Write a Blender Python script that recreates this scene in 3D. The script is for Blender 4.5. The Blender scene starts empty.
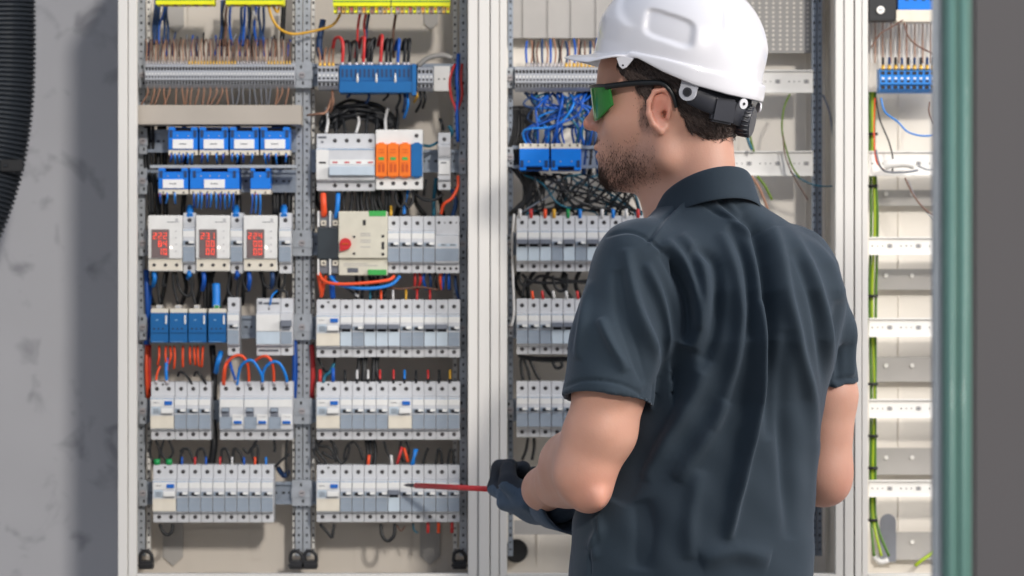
import bpy, bmesh, math, random
import numpy as np
from mathutils import Vector, Matrix

random.seed(7)
SC = bpy.context.scene
COL = SC.collection
U = 0.0015            # metres per picture pixel at the face of the breakers (y = 0)
D = 5.0               # camera distance to that face
ZC = 1.35             # camera height


def W(px, py, y=0.0):
    k = (D + y) / D * U
    return Vector(((px - 512) * k, y, ZC + (288 - py) * k))


def lin(c):
    r = []
    for v in c:
        v /= 255.0
        r.append(v / 12.92 if v <= 0.04045 else ((v + 0.055) / 1.055) ** 2.4)
    return (r[0], r[1], r[2], 1.0)


MATS = {}


def mat(name, rgb, rough=0.5, metal=0.0, var=0.06, scale=60.0, bump=0.0, bscale=400.0, coat=0.0, emit=None, spec=0.5, sss=0.0):
    if name in MATS:
        return MATS[name]
    m = bpy.data.materials.new(name)
    m.use_nodes = True
    nt = m.node_tree
    b = nt.nodes['Principled BSDF']
    b.inputs['Roughness'].default_value = rough
    b.inputs['Metallic'].default_value = metal
    b.inputs['Coat Weight'].default_value = coat
    b.inputs['Specular IOR Level'].default_value = spec
    if sss:
        b.inputs['Subsurface Weight'].default_value = sss
        b.inputs['Subsurface Radius'].default_value = (0.012, 0.004, 0.002)
        b.inputs['Subsurface Scale'].default_value = 1.0
    tc = nt.nodes.new('ShaderNodeTexCoord')
    nz = nt.nodes.new('ShaderNodeTexNoise')
    nz.inputs['Scale'].default_value = scale
    nz.inputs['Detail'].default_value = 4
    nt.links.new(tc.outputs['Object'], nz.inputs['Vector'])
    mx = nt.nodes.new('ShaderNodeMix')
    mx.data_type = 'RGBA'
    c = lin(rgb)
    mx.inputs['A'].default_value = tuple(max(0, v * (1 - var * 2)) for v in c[:3]) + (1,)
    mx.inputs['B'].default_value = tuple(min(1, v * (1 + var * 2)) for v in c[:3]) + (1,)
    nt.links.new(nz.outputs['Fac'], mx.inputs['Factor'])
    nt.links.new(mx.outputs['Result'], b.inputs['Base Color'])
    if bump:
        n2 = nt.nodes.new('ShaderNodeTexNoise')
        n2.inputs['Scale'].default_value = bscale
        n2.inputs['Detail'].default_value = 3
        nt.links.new(tc.outputs['Object'], n2.inputs['Vector'])
        bp = nt.nodes.new('ShaderNodeBump')
        bp.inputs['Strength'].default_value = bump
        bp.inputs['Distance'].default_value = 0.001
        nt.links.new(n2.outputs['Fac'], bp.inputs['Height'])
        nt.links.new(bp.outputs['Normal'], b.inputs['Normal'])
    if emit:
        b.inputs['Emission Color'].default_value = lin(rgb)
        b.inputs['Emission Strength'].default_value = emit
    MATS[name] = m
    return m


mat('plastic_grey', (206, 208, 212), 0.38)
mat('plastic_low', (190, 190, 192), 0.42)
mat('plastic_white', (232, 232, 230), 0.3)
mat('cream', (226, 219, 204), 0.45)
mat('window_grey', (150, 162, 176), 0.25)
mat('window_pale', (196, 210, 222), 0.25)
mat('toggle_grey', (112, 118, 130), 0.4)
mat('hole', (26, 27, 32), 0.6)
mat('screw', (95, 92, 95), 0.35, 0.8)
mat('line_blue', (110, 160, 205), 0.4)
mat('button_blue', (20, 100, 190), 0.35)
mat('relay_blue', (0, 122, 226), 0.35)
mat('dist_blue', (0, 100, 166), 0.35)
mat('block_blue', (0, 96, 160), 0.35)
mat('clamp_blue', (40, 130, 215), 0.4)
mat('label_white', (240, 240, 240), 0.5)
mat('ink', (90, 95, 105), 0.6)
mat('yellow_pe', (238, 238, 10), 0.4)
mat('green', (60, 170, 80), 0.4)
mat('orange', (246, 120, 20), 0.4)
mat('orange_dark', (200, 80, 10), 0.4)
mat('red_knob', (205, 45, 50), 0.35)
mat('red_print', (205, 80, 90), 0.5)
mat('ats_beige', (212, 208, 192), 0.45)
mat('black_plastic', (30, 32, 37), 0.45)
mat('contactor', (40, 50, 58), 0.5)
mat('brass', (225, 180, 80), 0.4, 0.3)
mat('cover_beige', (178, 170, 160), 0.55, scale=15)
mat('frame_white', (226, 224, 220), 0.4, var=0.015, scale=8)
mat('side_white', (206, 200, 190), 0.5, var=0.02, scale=8)
mat('back_beige', (217, 210, 201), 0.55, var=0.05, scale=7)
mat('back_right', (240, 235, 227), 0.5, var=0.04, scale=7)
mat('plate_grey', (176, 174, 172), 0.5, scale=20)
mat('galv', (172, 178, 186), 0.42, 0.55, var=0.13, scale=90)
mat('galv_blue', (140, 150, 164), 0.42, 0.5, var=0.14, scale=90)
mat('rail_white', (236, 235, 232), 0.4, var=0.03)
mat('led_red', (255, 84, 60), 0.4, emit=.8)
mat('led_white', (255, 235, 220), 0.4, emit=3.0)
mat('display', (120, 105, 105), 0.2)
mat('w_black', (24, 26, 30), 0.5)
mat('w_blue', (8, 84, 180), 0.45)
mat('w_sky', (20, 128, 220), 0.45)
mat('w_navy', (22, 58, 104), 0.5)
mat('w_teal', (12, 96, 120), 0.5)
mat('w_red', (200, 52, 52), 0.45)
mat('w_orange', (240, 84, 40), 0.45)
mat('w_brown', (112, 82, 70), 0.55)
mat('w_tan', (164, 122, 100), 0.55)
mat('w_grey', (120, 124, 134), 0.5)
mat('w_yellow', (215, 165, 50), 0.45)
mat('w_green', (100, 130, 30), 0.45)
mat('w_white', (215, 215, 215), 0.45)
mat('ferrule', (180, 176, 180), 0.35, 0.4)
mat('cap_green', (20, 150, 80), 0.4)


class MB:
    """collects shapes, then links them as one mesh object"""

    def __init__(s):
        s.v, s.f, s.m, s.sm, s.names = [], [], [], [], []

    def mi(s, m):
        if m not in s.names:
            s.names.append(m)
        return s.names.index(m)

    def face(s, idx, m, smooth=False):
        s.f.append(tuple(idx)); s.m.append(s.mi(m)); s.sm.append(smooth)

    def box(s, x0, x1, y0, y1, z0, z1, m):
        b = len(s.v)
        s.v += [(x, y, z) for z in (z0, z1) for y in (y0, y1) for x in (x0, x1)]
        for q in ((0, 2, 3, 1), (4, 5, 7, 6), (0, 1, 5, 4), (2, 6, 7, 3), (0, 4, 6, 2), (1, 3, 7, 5)):
            s.face([b + i for i in q], m)
        return s

    def prism_x(s, prof, x0, x1, m):
        """extrude a (y, z) outline (counter-clockwise seen from -x ... any) along x"""
        b, n = len(s.v), len(prof)
        s.v += [(x0, y, z) for y, z in prof] + [(x1, y, z) for y, z in prof]
        s.face([b + i for i in range(n)][::-1], m)
        s.face([b + n + i for i in range(n)], m)
        for i in range(n):
            j = (i + 1) % n
            s.face([b + i, b + j, b + n + j, b + n + i], m)
        return s

    def prism_y(s, prof, y0, y1, m):
        b, n = len(s.v), len(prof)
        s.v += [(x, y0, z) for x, z in prof] + [(x, y1, z) for x, z in prof]
        s.face([b + i for i in range(n)], m)
        s.face([b + n + i for i in range(n)][::-1], m)
        for i in range(n):
            j = (i + 1) % n
            s.face([b + i, b + n + i, b + n + j, b + j], m)
        return s

    def cyl(s, c, axis, r, L, m, n=12, r2=None, smooth=True):
        r2 = r if r2 is None else r2
        a = Vector(axis).normalized()
        t = a.orthogonal().normalized(); q = a.cross(t)
        c = Vector(c); b = len(s.v)
        for k, (rr, o) in enumerate(((r, 0), (r2, L))):
            for i in range(n):
                an = 2 * math.pi * i / n
                s.v.append(tuple(c + a * o + (t * math.cos(an) + q * math.sin(an)) * rr))
        for i in range(n):
            j = (i + 1) % n
            s.face([b + i, b + j, b + n + j, b + n + i], m, smooth)
        s.face([b + i for i in range(n)][::-1], m)
        s.face([b + n + i for i in range(n)], m)
        return s

    def tube(s, pts, r, m, n=6, sub=4, radii=None, cap=True):
        P = spline(pts, sub)
        R = r if radii is None else None
        b = len(s.v)
        T = [(P[min(i + 1, len(P) - 1)] - P[max(i - 1, 0)]).normalized() for i in range(len(P))]
        up = T[0].orthogonal().normalized()
        for i, p in enumerate(P):
            up = (up - T[i] * up.dot(T[i]))
            up = up.normalized() if up.length > 1e-6 else T[i].orthogonal().normalized()
            sd = T[i].cross(up)
            rr = r if radii is None else radii(i / (len(P) - 1))
            for k in range(n):
                an = 2 * math.pi * k / n
                s.v.append(tuple(p + (up * math.cos(an) + sd * math.sin(an)) * rr))
        for i in range(len(P) - 1):
            for k in range(n):
                j = (k + 1) % n
                s.face([b + i * n + k, b + i * n + j, b + (i + 1) * n + j, b + (i + 1) * n + k], m, True)
        if cap:
            s.face([b + k for k in range(n)][::-1], m)
            e = b + (len(P) - 1) * n
            s.face([e + k for k in range(n)], m)
        return s

    def build(s, name, parent=None, bevel=0.0, origin=None):
        me = bpy.data.meshes.new(name)
        vs = s.v
        if origin is not None:
            o = Vector(origin)
            vs = [tuple(Vector(v) - o) for v in vs]
        me.from_pydata(vs, [], s.f)
        for n in s.names:
            me.materials.append(MATS[n])
        me.polygons.foreach_set('material_index', s.m)
        me.polygons.foreach_set('use_smooth', s.sm)
        bm = bmesh.new(); bm.from_mesh(me)
        bmesh.ops.recalc_face_normals(bm, faces=bm.faces)
        if bevel:
            ed = [e for e in bm.edges if len(e.link_faces) == 2 and e.calc_face_angle(0) > 0.5]
            bmesh.ops.bevel(bm, geom=ed, offset=bevel, segments=2, affect='EDGES', clamp_overlap=True)
        bm.to_mesh(me); bm.free()
        o = bpy.data.objects.new(name, me)
        COL.objects.link(o)
        if origin is not None:
            o.location = origin
        if parent is not None:
            o.parent = parent
        return o


def spline(pts, sub):
    P = [Vector(p) for p in pts]
    if len(P) < 3 or sub < 2:
        return P
    out = []
    for i in range(len(P) - 1):
        p0, p1, p2, p3 = P[max(i - 1, 0)], P[i], P[i + 1], P[min(i + 2, len(P) - 1)]
        for k in range(sub):
            t = k / sub
            out.append(0.5 * ((2 * p1) + (p2 - p0) * t + (2 * p0 - 5 * p1 + 4 * p2 - p3) * t * t + (3 * p1 - p0 - 3 * p2 + p3) * t ** 3))
    out.append(P[-1])
    return out


def tag(o, label, cat, group=None, kind=None):
    o['label'] = label; o['category'] = cat
    if group: o['group'] = group
    if kind: o['kind'] = kind
    return o


def empty(name, loc=(0, 0, 0)):
    o = bpy.data.objects.new(name, None)
    o.empty_display_size = 0.02
    COL.objects.link(o); o.location = loc
    return o


def copy_tree(o, parent=None):
    c = o.copy(); COL.objects.link(c)
    if parent is not None:
        c.parent = parent
    for ch in [x for x in ALLCH.get(o.name, [])]:
        copy_tree(ch, c)
    return c


ALLCH = {}


def reg(root):
    """remember the children of a prototype so that copies are quick"""
    for ob in COL.objects:
        if ob.parent is not None:
            ALLCH.setdefault(ob.parent.name, [])
            if ob not in ALLCH[ob.parent.name]:
                ALLCH[ob.parent.name].append(ob)
    return root


ORD = ['first', 'second', 'third', 'fourth', 'fifth', 'sixth', 'seventh', 'eighth', 'ninth', 'tenth', 'eleventh', 'twelfth']

# ---------------------------------------------------------------- setting
def noise_wall():
    m = bpy.data.materials.new('wall_plaster'); m.use_nodes = True
    nt = m.node_tree; b = nt.nodes['Principled BSDF']; b.inputs['Roughness'].default_value = 0.75
    tc = nt.nodes.new('ShaderNodeTexCoord')
    n1 = nt.nodes.new('ShaderNodeTexNoise'); n1.inputs['Scale'].default_value = 15; n1.inputs['Detail'].default_value = 6
    n1.inputs['Distortion'].default_value = .5
    r1 = nt.nodes.new('ShaderNodeValToRGB')
    r1.color_ramp.elements[0].position = 0.58; r1.color_ramp.elements[0].color = lin((196, 197, 203))
    r1.color_ramp.elements[1].position = 0.70; r1.color_ramp.elements[1].color = lin((160, 161, 168))
    n2 = nt.nodes.new('ShaderNodeTexNoise'); n2.inputs['Scale'].default_value = 2.2; n2.inputs['Detail'].default_value = 3
    mx = nt.nodes.new('ShaderNodeMix'); mx.data_type = 'RGBA'; mx.blend_type = 'MULTIPLY'; mx.inputs['Factor'].default_value = 0.35
    for n in (n1, n2): nt.links.new(tc.outputs['Object'], n.inputs['Vector'])
    nt.links.new(n1.outputs['Fac'], r1.inputs['Fac'])
    nt.links.new(r1.outputs['Color'], mx.inputs['A']); nt.links.new(n2.outputs['Fac'], mx.inputs['B'])
    nt.links.new(mx.outputs['Result'], b.inputs['Base Color'])
    bp = nt.nodes.new('ShaderNodeBump'); bp.inputs['Strength'].default_value = 0.3; bp.inputs['Distance'].default_value = 0.002
    nt.links.new(n1.outputs['Fac'], bp.inputs['Height']); nt.links.new(bp.outputs['Normal'], b.inputs['Normal'])
    MATS['wall'] = m


noise_wall()
mat('floor_mat', (150, 146, 140), 0.7, var=0.08, scale=4, bump=0.3, bscale=40)
YB, YF = 0.135, -0.032          # back plane and front plane of the cabinets
YW = .45                        # the wall the deep cabinets stand against
o = MB().box(-3, 3, YW + 0.002, YW + 0.15, 0, 3, 'wall').build('wall_back'); o['kind'] = 'structure'
o = MB().box(-3, 3, -7, YW + 0.15, -0.1, 0, 'floor_mat').build('floor'); o['kind'] = 'structure'


def xw(px, y=YF):
    return W(px, 0, y).x


CAB_T = W(0, -115, YF).z      # top of the cabinets
CAB_B = W(0, 586, YF).z


def frame_profile(mb, xa, xb, inner_right):
    """vertical hollow frame member with a stepped face, between world x xa and xb"""
    w = xb - xa
    # face step: outer 45 % proud, groove, inner lower
    if inner_right:
        cuts = [(xa, xa + w * .5, 0), (xa + w * .5, xa + w * .56, .004), (xa + w * .56, xb, .0012)]
    else:
        cuts = [(xa, xa + w * .44, .0012), (xa + w * .44, xa + w * .5, .004), (xa + w * .5, xb, 0)]
    for a, b, d in cuts:
        mb.box(a, b, YF + d, YF + 0.02, CAB_B, CAB_T, 'frame_white')


def cabinet(label, pl_out, pl_in, pr_in, pr_out, back):
    """px of the outer and inner edges of the left and right frame members, on the front plane"""
    root = empty('electrical_cabinet', ((xw(pl_out) + xw(pr_out)) / 2, YB, CAB_B))
    inv = Vector(root.location)
    tag(root, label, 'cabinet', 'open electrical cabinets on the wall')

    def fin(mb, name, bevel=0.0):
        o = mb.build(name, root, bevel, origin=inv); o.location = (0, 0, 0)
        return o
    a, b, c, d = xw(pl_out), xw(pl_in), xw(pr_in), xw(pr_out)
    f = MB()
    frame_profile(f, a, b, True); frame_profile(f, c, d, False)
    f.box(b, c, YF, YF + 0.02, CAB_T - 0.02, CAB_T, 'frame_white')
    f.box(b, c, YF, YF + 0.02, CAB_B, W(0, 574, YF).z, 'frame_white')
    fin(f, 'door_frame', 0.0012)
    sh = MB()
    sh.box(a + .001, a + .004, YF + .02, YW, CAB_B, CAB_T, 'side_white')
    sh.box(d - .004, d - .001, YF + .02, YW, CAB_B, CAB_T, 'side_white')
    # inner cheeks
    if pl_out > 200: sh.box(b - .003, b, YF + .02, YB, CAB_B, CAB_T, 'side_white')
    sh.box(c, c + .003, YF + .02, YB, CAB_B, CAB_T, 'side_white')
    sh.box(a + .001, d - .001, YF + .02, YB, CAB_T - .003, CAB_T - .0005, 'side_white')
    sh.box(a + .001, d - .001, YF + .02, YB, CAB_B + .0005, CAB_B + .003, 'side_white')
    fin(sh, 'casing')
    bp = MB().box(a + .004, d - .004, YB - .004, YB, CAB_B + .003, CAB_T - .003, back)
    # pressed ribs in the back sheet
    for px in np.linspace(pl_in + 30, pr_in - 30, 5 if pr_in - pl_in > 200 else 2):
        x = xw(px, YB)
        bp.box(x, x + .0015, YB - .006, YB - .004, CAB_B + .02, CAB_T - .02, back)
    fin(bp, 'back_panel')
    return root, fin


def strip(fin, px0, px1, y=0.060, py0=-25, py1=556, m='galv', name='mounting_strip', pitch=7.2):
    """perforated upright strip: U channel whose face carries rows of punched holes"""
    a, b = W(px0, 0, y).x, W(px1, 0, y).x
    z0, z1 = W(0, py1, y).z, W(0, py0, y).z
    mb = MB()
    mb.box(a, b, y, y + .0015, z0, z1, m)
    mb.box(a, a + .0015, y + .0015, y + .015, z0, z1, m)
    mb.box(b - .0015, b, y + .0015, y + .015, z0, z1, m)
    z = z0 + .01; i = 0; cx = (a + b) / 2
    while z < z1 - .005:
        h = .0042 if i % 3 == 2 else .0022
        mb.box(cx - .0015, cx + .0015, y - .0002, y, z - h / 2, z + h / 2, 'hole')
        z += pitch * U; i += 1
    return fin(mb, name)


def rail(fin, px0, px1, pyc, y=0.0510, h=23, m='galv_blue', name='din_rail'):
    """hat-shaped mounting rail, 35 mm high"""
    a, b = W(px0, 0, y).x, W(px1, 0, y).x
    z = W(0, pyc, y).z; k = h * U / 2
    mb = MB()
    mb.box(a, b, y, y + .0012, z + k * .72, z + k, m)
    mb.box(a, b, y, y + .0012, z - k, z - k * .72, m)
    mb.box(a, b, y + .0012, y + .007, z + k * .70, z + k * .76, m)
    mb.box(a, b, y + .0012, y + .007, z - k * .76, z - k * .70, m)
    mb.box(a, b, y + .006, y + .0072, z - k * .72, z + k * .72, m)
    x = a + .006; i = 0
    while x < b - .006:
        mb.box(x, x + (.005 if i % 2 else .0025), y + .0056, y + .006, z - .0016, z + .0016, 'hole')
        x += .0095; i += 1
    return fin(mb, name)


def bracket(fin, px0, px1, pyc, y=0.044, h=26):
    """pressed rail bracket with a boss and screws"""
    a, b = W(px0, 0, y).x, W(px1, 0, y).x
    z = W(0, pyc, y).z; k = h * U / 2
    mb = MB()
    mb.box(a, b, y, y + .016, z - k, z + k, 'galv')
    mb.box(a - .001, b + .001, y - .002, y, z - k * .35, z + k * .35, 'galv')
    cx = (a + b) / 2
    mb.cyl((cx, y - .005, z), (0, 1, 0), .005, .004, 'ferrule', 10)
    mb.box(cx - .003, cx + .003, y - .0054, y - .005, z - .0006, z + .0006, 'hole')
    mb.box(cx - .003, cx, y - .0003, y, z + k * .5, z + k * .75, 'hole')
    mb.box(cx, cx + .003, y - .0003, y, z - k * .75, z - k * .5, 'hole')
    return fin(mb, 'rail_bracket')


def corner_clip(fin, px, y=0.03):
    c = W(px, 560, y); mb = MB()
    mb.box(c.x - .010, c.x + .010, y, y + .03, c.z - .014, c.z - .002, 'black_plastic')
    mb.box(c.x - .012, c.x + .012, y - .003, y, c.z - .010, c.z - .006, 'black_plastic')
    mb.tube([(c.x - .009, y + .008, c.z - .004), (c.x - .008, y + .008, c.z + .009), (c.x, y + .008, c.z + .013), (c.x + .008, y + .008, c.z + .007), (c.x + .009, y + .008, c.z - .004)], .0028, 'black_plastic')
    return fin(mb, 'corner_clip')


def keyhole(fin, px0, px1, py0, py1, up=False):
    y = YB - .006
    a, b = W(px0, 0, y).x, W(px1, 0, y).x
    t, l = W(0, py0, y).z, W(0, py1, y).z
    c = (a + b) / 2; k = (b - a) * .45
    if up:
        pr = [(a, l), (b, l), (b, t - k), (c, t), (a, t - k)]
    else:
        pr = [(a, t), (b, t), (b, l + k), (c, l), (a, l + k)]
    return fin(MB().prism_y(pr, y - .002, y + .002, 'plate_grey'), 'knockout_plate')


CA, fa = cabinet('white framed open cabinet at left, packed with breakers and relays in two columns', 118, 136.5, 468, 489.5, 'back_beige')
CB, fb = cabinet('white framed open cabinet behind the person, breakers at left and empty rails right', 490.5, 507, 835.5, 853.5, 'back_right')
CC, fc = cabinet('white framed open cabinet at right, partly hidden by the blurred foreground door', 855, 868, 1075, 1092, 'back_right')

# --- left cabinet fittings
strip(fa, 137.5, 145); strip(fa, 147, 150.5, y=.065, m='frame_white')
strip(fa, 295.5, 302.3); strip(fa, 303.3, 310.5); strip(fa, 459.5, 467)
strip(fa, 312, 314.5, y=.07, m='frame_white'); strip(fa, 292.6, 294.8, y=.07, m='frame_white'); strip(fa, 453, 457, y=.075, m='frame_white')
ROWS_L = [75, 141, 181, 243, 327, 411, 493]
ROWS_M = [75, 161, 244, 328, 411, 493]
for r in ROWS_L:
    rail(fa, 146, 296, r)
    bracket(fa, 139, 147, r)
for r in ROWS_M:
    rail(fa, 311, 460, r)
    bracket(fa, 459, 466, r)
for r in (75, 243, 327, 411, 493):
    bracket(fa, 292, 312, r)
for px in (145.5, 296, 310, 459.5):
    corner_clip(fa, px)
keyhole(fa, 163, 183, 520, 566); keyhole(fa, 420, 440, 520, 565)
keyhole(fa, 168, 184, 0, 33); keyhole(fa, 424, 438, 12, 30)
# plates pressed into the back sheet
for (a, b, t, l) in ((188, 250, 528, 572), (354, 412, 526, 572), (188, 214, 6, 40), (330, 352, 24, 58), (420, 445, 36, 60), (252, 262, 528, 560)):
    y = YB - .004
    A, B_ = W(a, l, y), W(b, t, y)
    fa(MB().box(A.x, B_.x, y - .0015, y, A.z, B_.z, 'back_beige'), 'pressed_panel', .0005)
# cover strip over the first cable run
A, B_ = W(137.5, 124.5, -.004), W(301, 105, -.004)
fa(MB().box(A.x, B_.x, -.004, .05, A.z, B_.z, 'cover_beige').box(A.x, B_.x, -.006, -.004, A.z, A.z + .0025, 'cover_beige'), 'cover_strip', .0008)
# thin shelf rail between the two relay rows
A, B_ = W(150, 168, 0), W(297, 165, 0)
fa(MB().box(A.x, B_.x, .0, .02, A.z, B_.z, 'galv'), 'cross_bar', .0003)
# curved cable guide at upper right
g = MB().tube([W(418, 66, .05), W(428, 58, .05), W(442, 55, .05), W(452, 58, .05)], .004, 'plate_grey', 8)
fa(g, 'cable_guide')
A, B_ = W(434, 91, .03), W(450, 66, .03)
fa(MB().box(A.x, B_.x, .03, .033, A.z, B_.z, 'rail_white').box(A.x + .006, A.x + .009, .0297, .03, A.z + .017, A.z + .019, 'hole').box(A.x + .014, A.x + .017, .0297, .03, A.z + .017, A.z + .019, 'hole'), 'rail_end_plate', .0005)

# --- middle cabinet fittings
strip(fb, 508, 513, m='galv_blue')
strip(fb, 812, 816.5, y=.06, m='galv_blue'); strip(fb, 817.5, 822, y=.055, m='galv_blue')
for r in (78, 157, 244, 327, 410):
    rail(fb, 512, 668, r); bracket(fb, 506.8, 513, r, h=20)
strip(fb, 664, 671, m='galv_blue')


def plate_rail(fin, px0, px1, py0, py1, y=0.05):
    a, b = W(px0, 0, y).x, W(px1, 0, y).x
    t, l = W(0, py0, y).z, W(0, py1, y).z
    mb = MB().box(a, b, y, y + .003, l, t, 'rail_white')
    mb.box(a, b, y - .004, y, t - .002, t, 'rail_white').box(a, b, y - .004, y, l, l + .002, 'rail_white')
    z = (t + l) / 2; x = a + .004; i = 0
    while x < b - .008:
        w = (.0022, .0016, .0016, .008)[i % 4]
        hh = .0016 if w < .004 else .006
        mb.box(x, x + w, y - .0003, y, z - hh / 2, z + hh / 2, 'hole' if w < .004 else 'plate_grey')
        if w > .004:
            mb.box(x + .0035, x + .0045, y - .0005, y - .0003, z - .0035, z + .0035, 'w_grey')
            mb.box(x + .0010, x + .0070, y - .0005, y - .0003, z - .0005, z + .0005, 'w_grey')
        x += w + (.006 if i % 4 != 3 else .012); i += 1
    return fin(mb, 'perforated_cross_rail')


plate_rail(fb, 671, 813, 70, 93); plate_rail(fb, 671, 813, 151, 176)
for t, l in ((237, 255), (318, 337), (399, 418), (480, 498)):
    plate_rail(fb, 671, 813, t, l, .06)
# perforated baffle at the top behind the helmet
y = .09
A, B_ = W(735, 53, y), W(811, -25, y)
mb = MB().box(A.x, B_.x, y, y + .003, A.z, B_.z, 'plate_grey')
x = A.x + .006
while x < B_.x - .004:
    z = A.z + .006
    while z < B_.z - .004:
        mb.cyl((x, y - .0012, z), (0, 1, 0), .0022, .0012, 'back_right', 6)
        z += .007
    x += .0105
fb(mb, 'perforated_baffle')
A, B_ = W(509, 38, .1), W(660, -25, .1)
mb = MB().box(A.x, B_.x, .1, .104, A.z, B_.z, 'plate_grey')
for px in (523, 548, 571, 596, 620, 645):
    x = xw(px, .1); mb.box(x, x + .003, .098, .1, A.z, B_.z, 'plate_grey')
fb(mb, 'upper_baffle')
# cable port low in the middle cabinet
c = W(516, 551, .12)
fb(MB().cyl((c.x, .118, c.z), (0, 1, 0), .018, .012, 'black_plastic', 28), 'cable_port')
A, B_ = W(512, 574, .02), W(660, 533, .12)
fb(MB().box(W(514, 0, .1).x, W(664, 0, .1).x, .09, .094, W(0, 534, .1).z, W(0, 520, .1).z, 'plate_grey'), 'lower_bar')

# --- right cabinet fittings
for t, l in ((151, 176), (237, 255), (318, 337), (399, 418), (480, 497)):
    plate_rail(fc, 869, 1070, t, l, .04)
for t, l in ((190, 206), (269, 290), (357, 382), (448, 475), (532, 560)):
    y = .11; a, b = xw(876, y), xw(1070, y)
    mb = MB().box(a, b, y, y + .004, W(0, l, y).z, W(0, t, y).z, 'plate_grey')
    for px in (886, 912, 940):
        mb.cyl((xw(px, y), y - .002, W(0, (t + l) / 2 - 4, y).z), (0, 1, 0), .004, .002, 'rail_white', 12)
    fc(mb, 'rear_support_plate', .0006)
# arched cable entry
y = .105; a, b = W(880, 0, y).x, W(896, 0, y).x; t, l = W(0, 514, y).z, W(0, 562, y).z
cx, r = (a + b) / 2, (b - a) / 2
pr = [(a, l), (b, l)] + [(cx + r * math.cos(t_), t - r + r * math.sin(t_)) for t_ in np.linspace(0, math.pi, 12)]
fc(MB().prism_y(pr, y, y + .003, 'w_grey'), 'cable_entry')

# ---------------------------------------------------------------- devices
HZ = 0.0430                     # half height of a modular device
def housing(w, depth=.05, step=.011, zt=.0205, zb=-.0270, m='plastic_grey', low='plastic_low'):
    mb = MB()
    g = .0002
    prof = [(depth, -HZ), (step, -HZ), (step, zb - .003), (0, zb), (0, zt), (step, zt + .002), (step, HZ), (depth, HZ)]
    mb.prism_x(prof, -w / 2 + g, w / 2 - g, m)
    return mb


def screw(parent, x, z, y=.011, r=.0031, head=True, name='terminal_screw'):
    mb = MB().cyl((0, -.0004, 0), (0, 1, 0), r, .001, 'hole', 10)
    if head:
        mb.cyl((0, -.0007, 0), (0, 1, 0), r * .55, .001, 'screw', 8)
    o = mb.build(name, parent); o.location = (x, y, z)
    return o


def plate(parent, name, x0, x1, z0, z1, m, t=.0012, y=0, bevel=.0003, extra=None):
    mb = MB().box(x0, x1, y - t, y + .0005, z0, z1, m)
    if extra: extra(mb)
    return mb.build(name, parent, bevel)


def mk_toggle(parent, w, up=True, x=0):
    mb = MB()
    if up:   # white lever beside its dark slot
        mb.box(x - w / 2, x + w / 2, -.0006, .0002, -.0035, .0035, 'window_grey')
        mb.box(x - w * .3, x + w * .22, -.0012, -.0006, -.0026, .0022, 'hole')
        mb.box(x + w * .02, x + w * .5, -.0075, -.0006, -.0008, .0036, 'plastic_white')
    else:    # broad dark grey lever
        mb.box(x - w / 2, x + w / 2, -.0095, .0002, -.0006, .0062, 'toggle_grey')
        mb.box(x - w * .38, x + w * .38, -.0008, .0002, -.0052, -.0006, 'hole')
    return mb.build('toggle', parent, .0003)


def mk_breaker(up=True, w=.0178, shade='window_grey'):
    r = empty('circuit_breaker')
    housing(w).build('housing', r, .0006)
    plate(r, 'rating_label', -w * .46, w * .46, .0088, .0180, 'plastic_white', .0005,
          extra=lambda mb: mb.box(-w * .49, w * .49, -.0009, 0, .0176, .0188, 'line_blue'))
    mk_toggle(r, w * .94, up)
    plate(r, 'window', -w * .47, w * .47, -.0262, -.0052, shade if up else 'window_pale', .001,
          extra=lambda mb: mb.box(-w * .47, w * .47, -.0014, 0, -.0130, -.0122, 'plastic_low') if up else None)
    screw(r, 0, .0325); screw(r, 0, -.0350)
    return reg(r)


def mk_rcd(w=.0356):
    r = empty('residual_current_device')
    housing(w, m='plastic_grey').build('housing', r, .0007)
    def ex(mb):
        mb.box(-w * .38, -w * .12, -.0009, -.0004, .0118, .0128, 'ink')
        mb.box(-w * .49, w * .49, -.0009, 0, .0176, .0188, 'line_blue')
    plate(r, 'rating_label', -w * .46, w * .46, .0068, .0180, 'plastic_white', .0005, extra=ex)
    plate(r, 'test_button', w * .10, w * .42, .0090, .0148, 'button_blue', .0035)
    plate(r, 'printed_panel', -w * .44, -w * .06, -.0050, .0060, 'window_pale', .0008,
          extra=lambda mb: [mb.box(-w * .38, -w * .12, -.0012, -.0007, z, z + .0012, 'toggle_grey') for z in (-.0034, -.0008, .0018)])
    plate(r, 'toggle', -w * .02, w * .46, -.0030, .0040, 'plastic_white', .009)
    plate(r, 'front_cover', -w * .48, w * .48, -.0255, -.0072, 'cream', .0022)
    screw(r, -w * .25, .0325); screw(r, w * .25, .0325); screw(r, -w * .25, -.0350); screw(r, w * .25, -.0350)
    screw(r, 0, .0390, r=.0016, head=False, name='sealing_hole')
    return reg(r)


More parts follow.
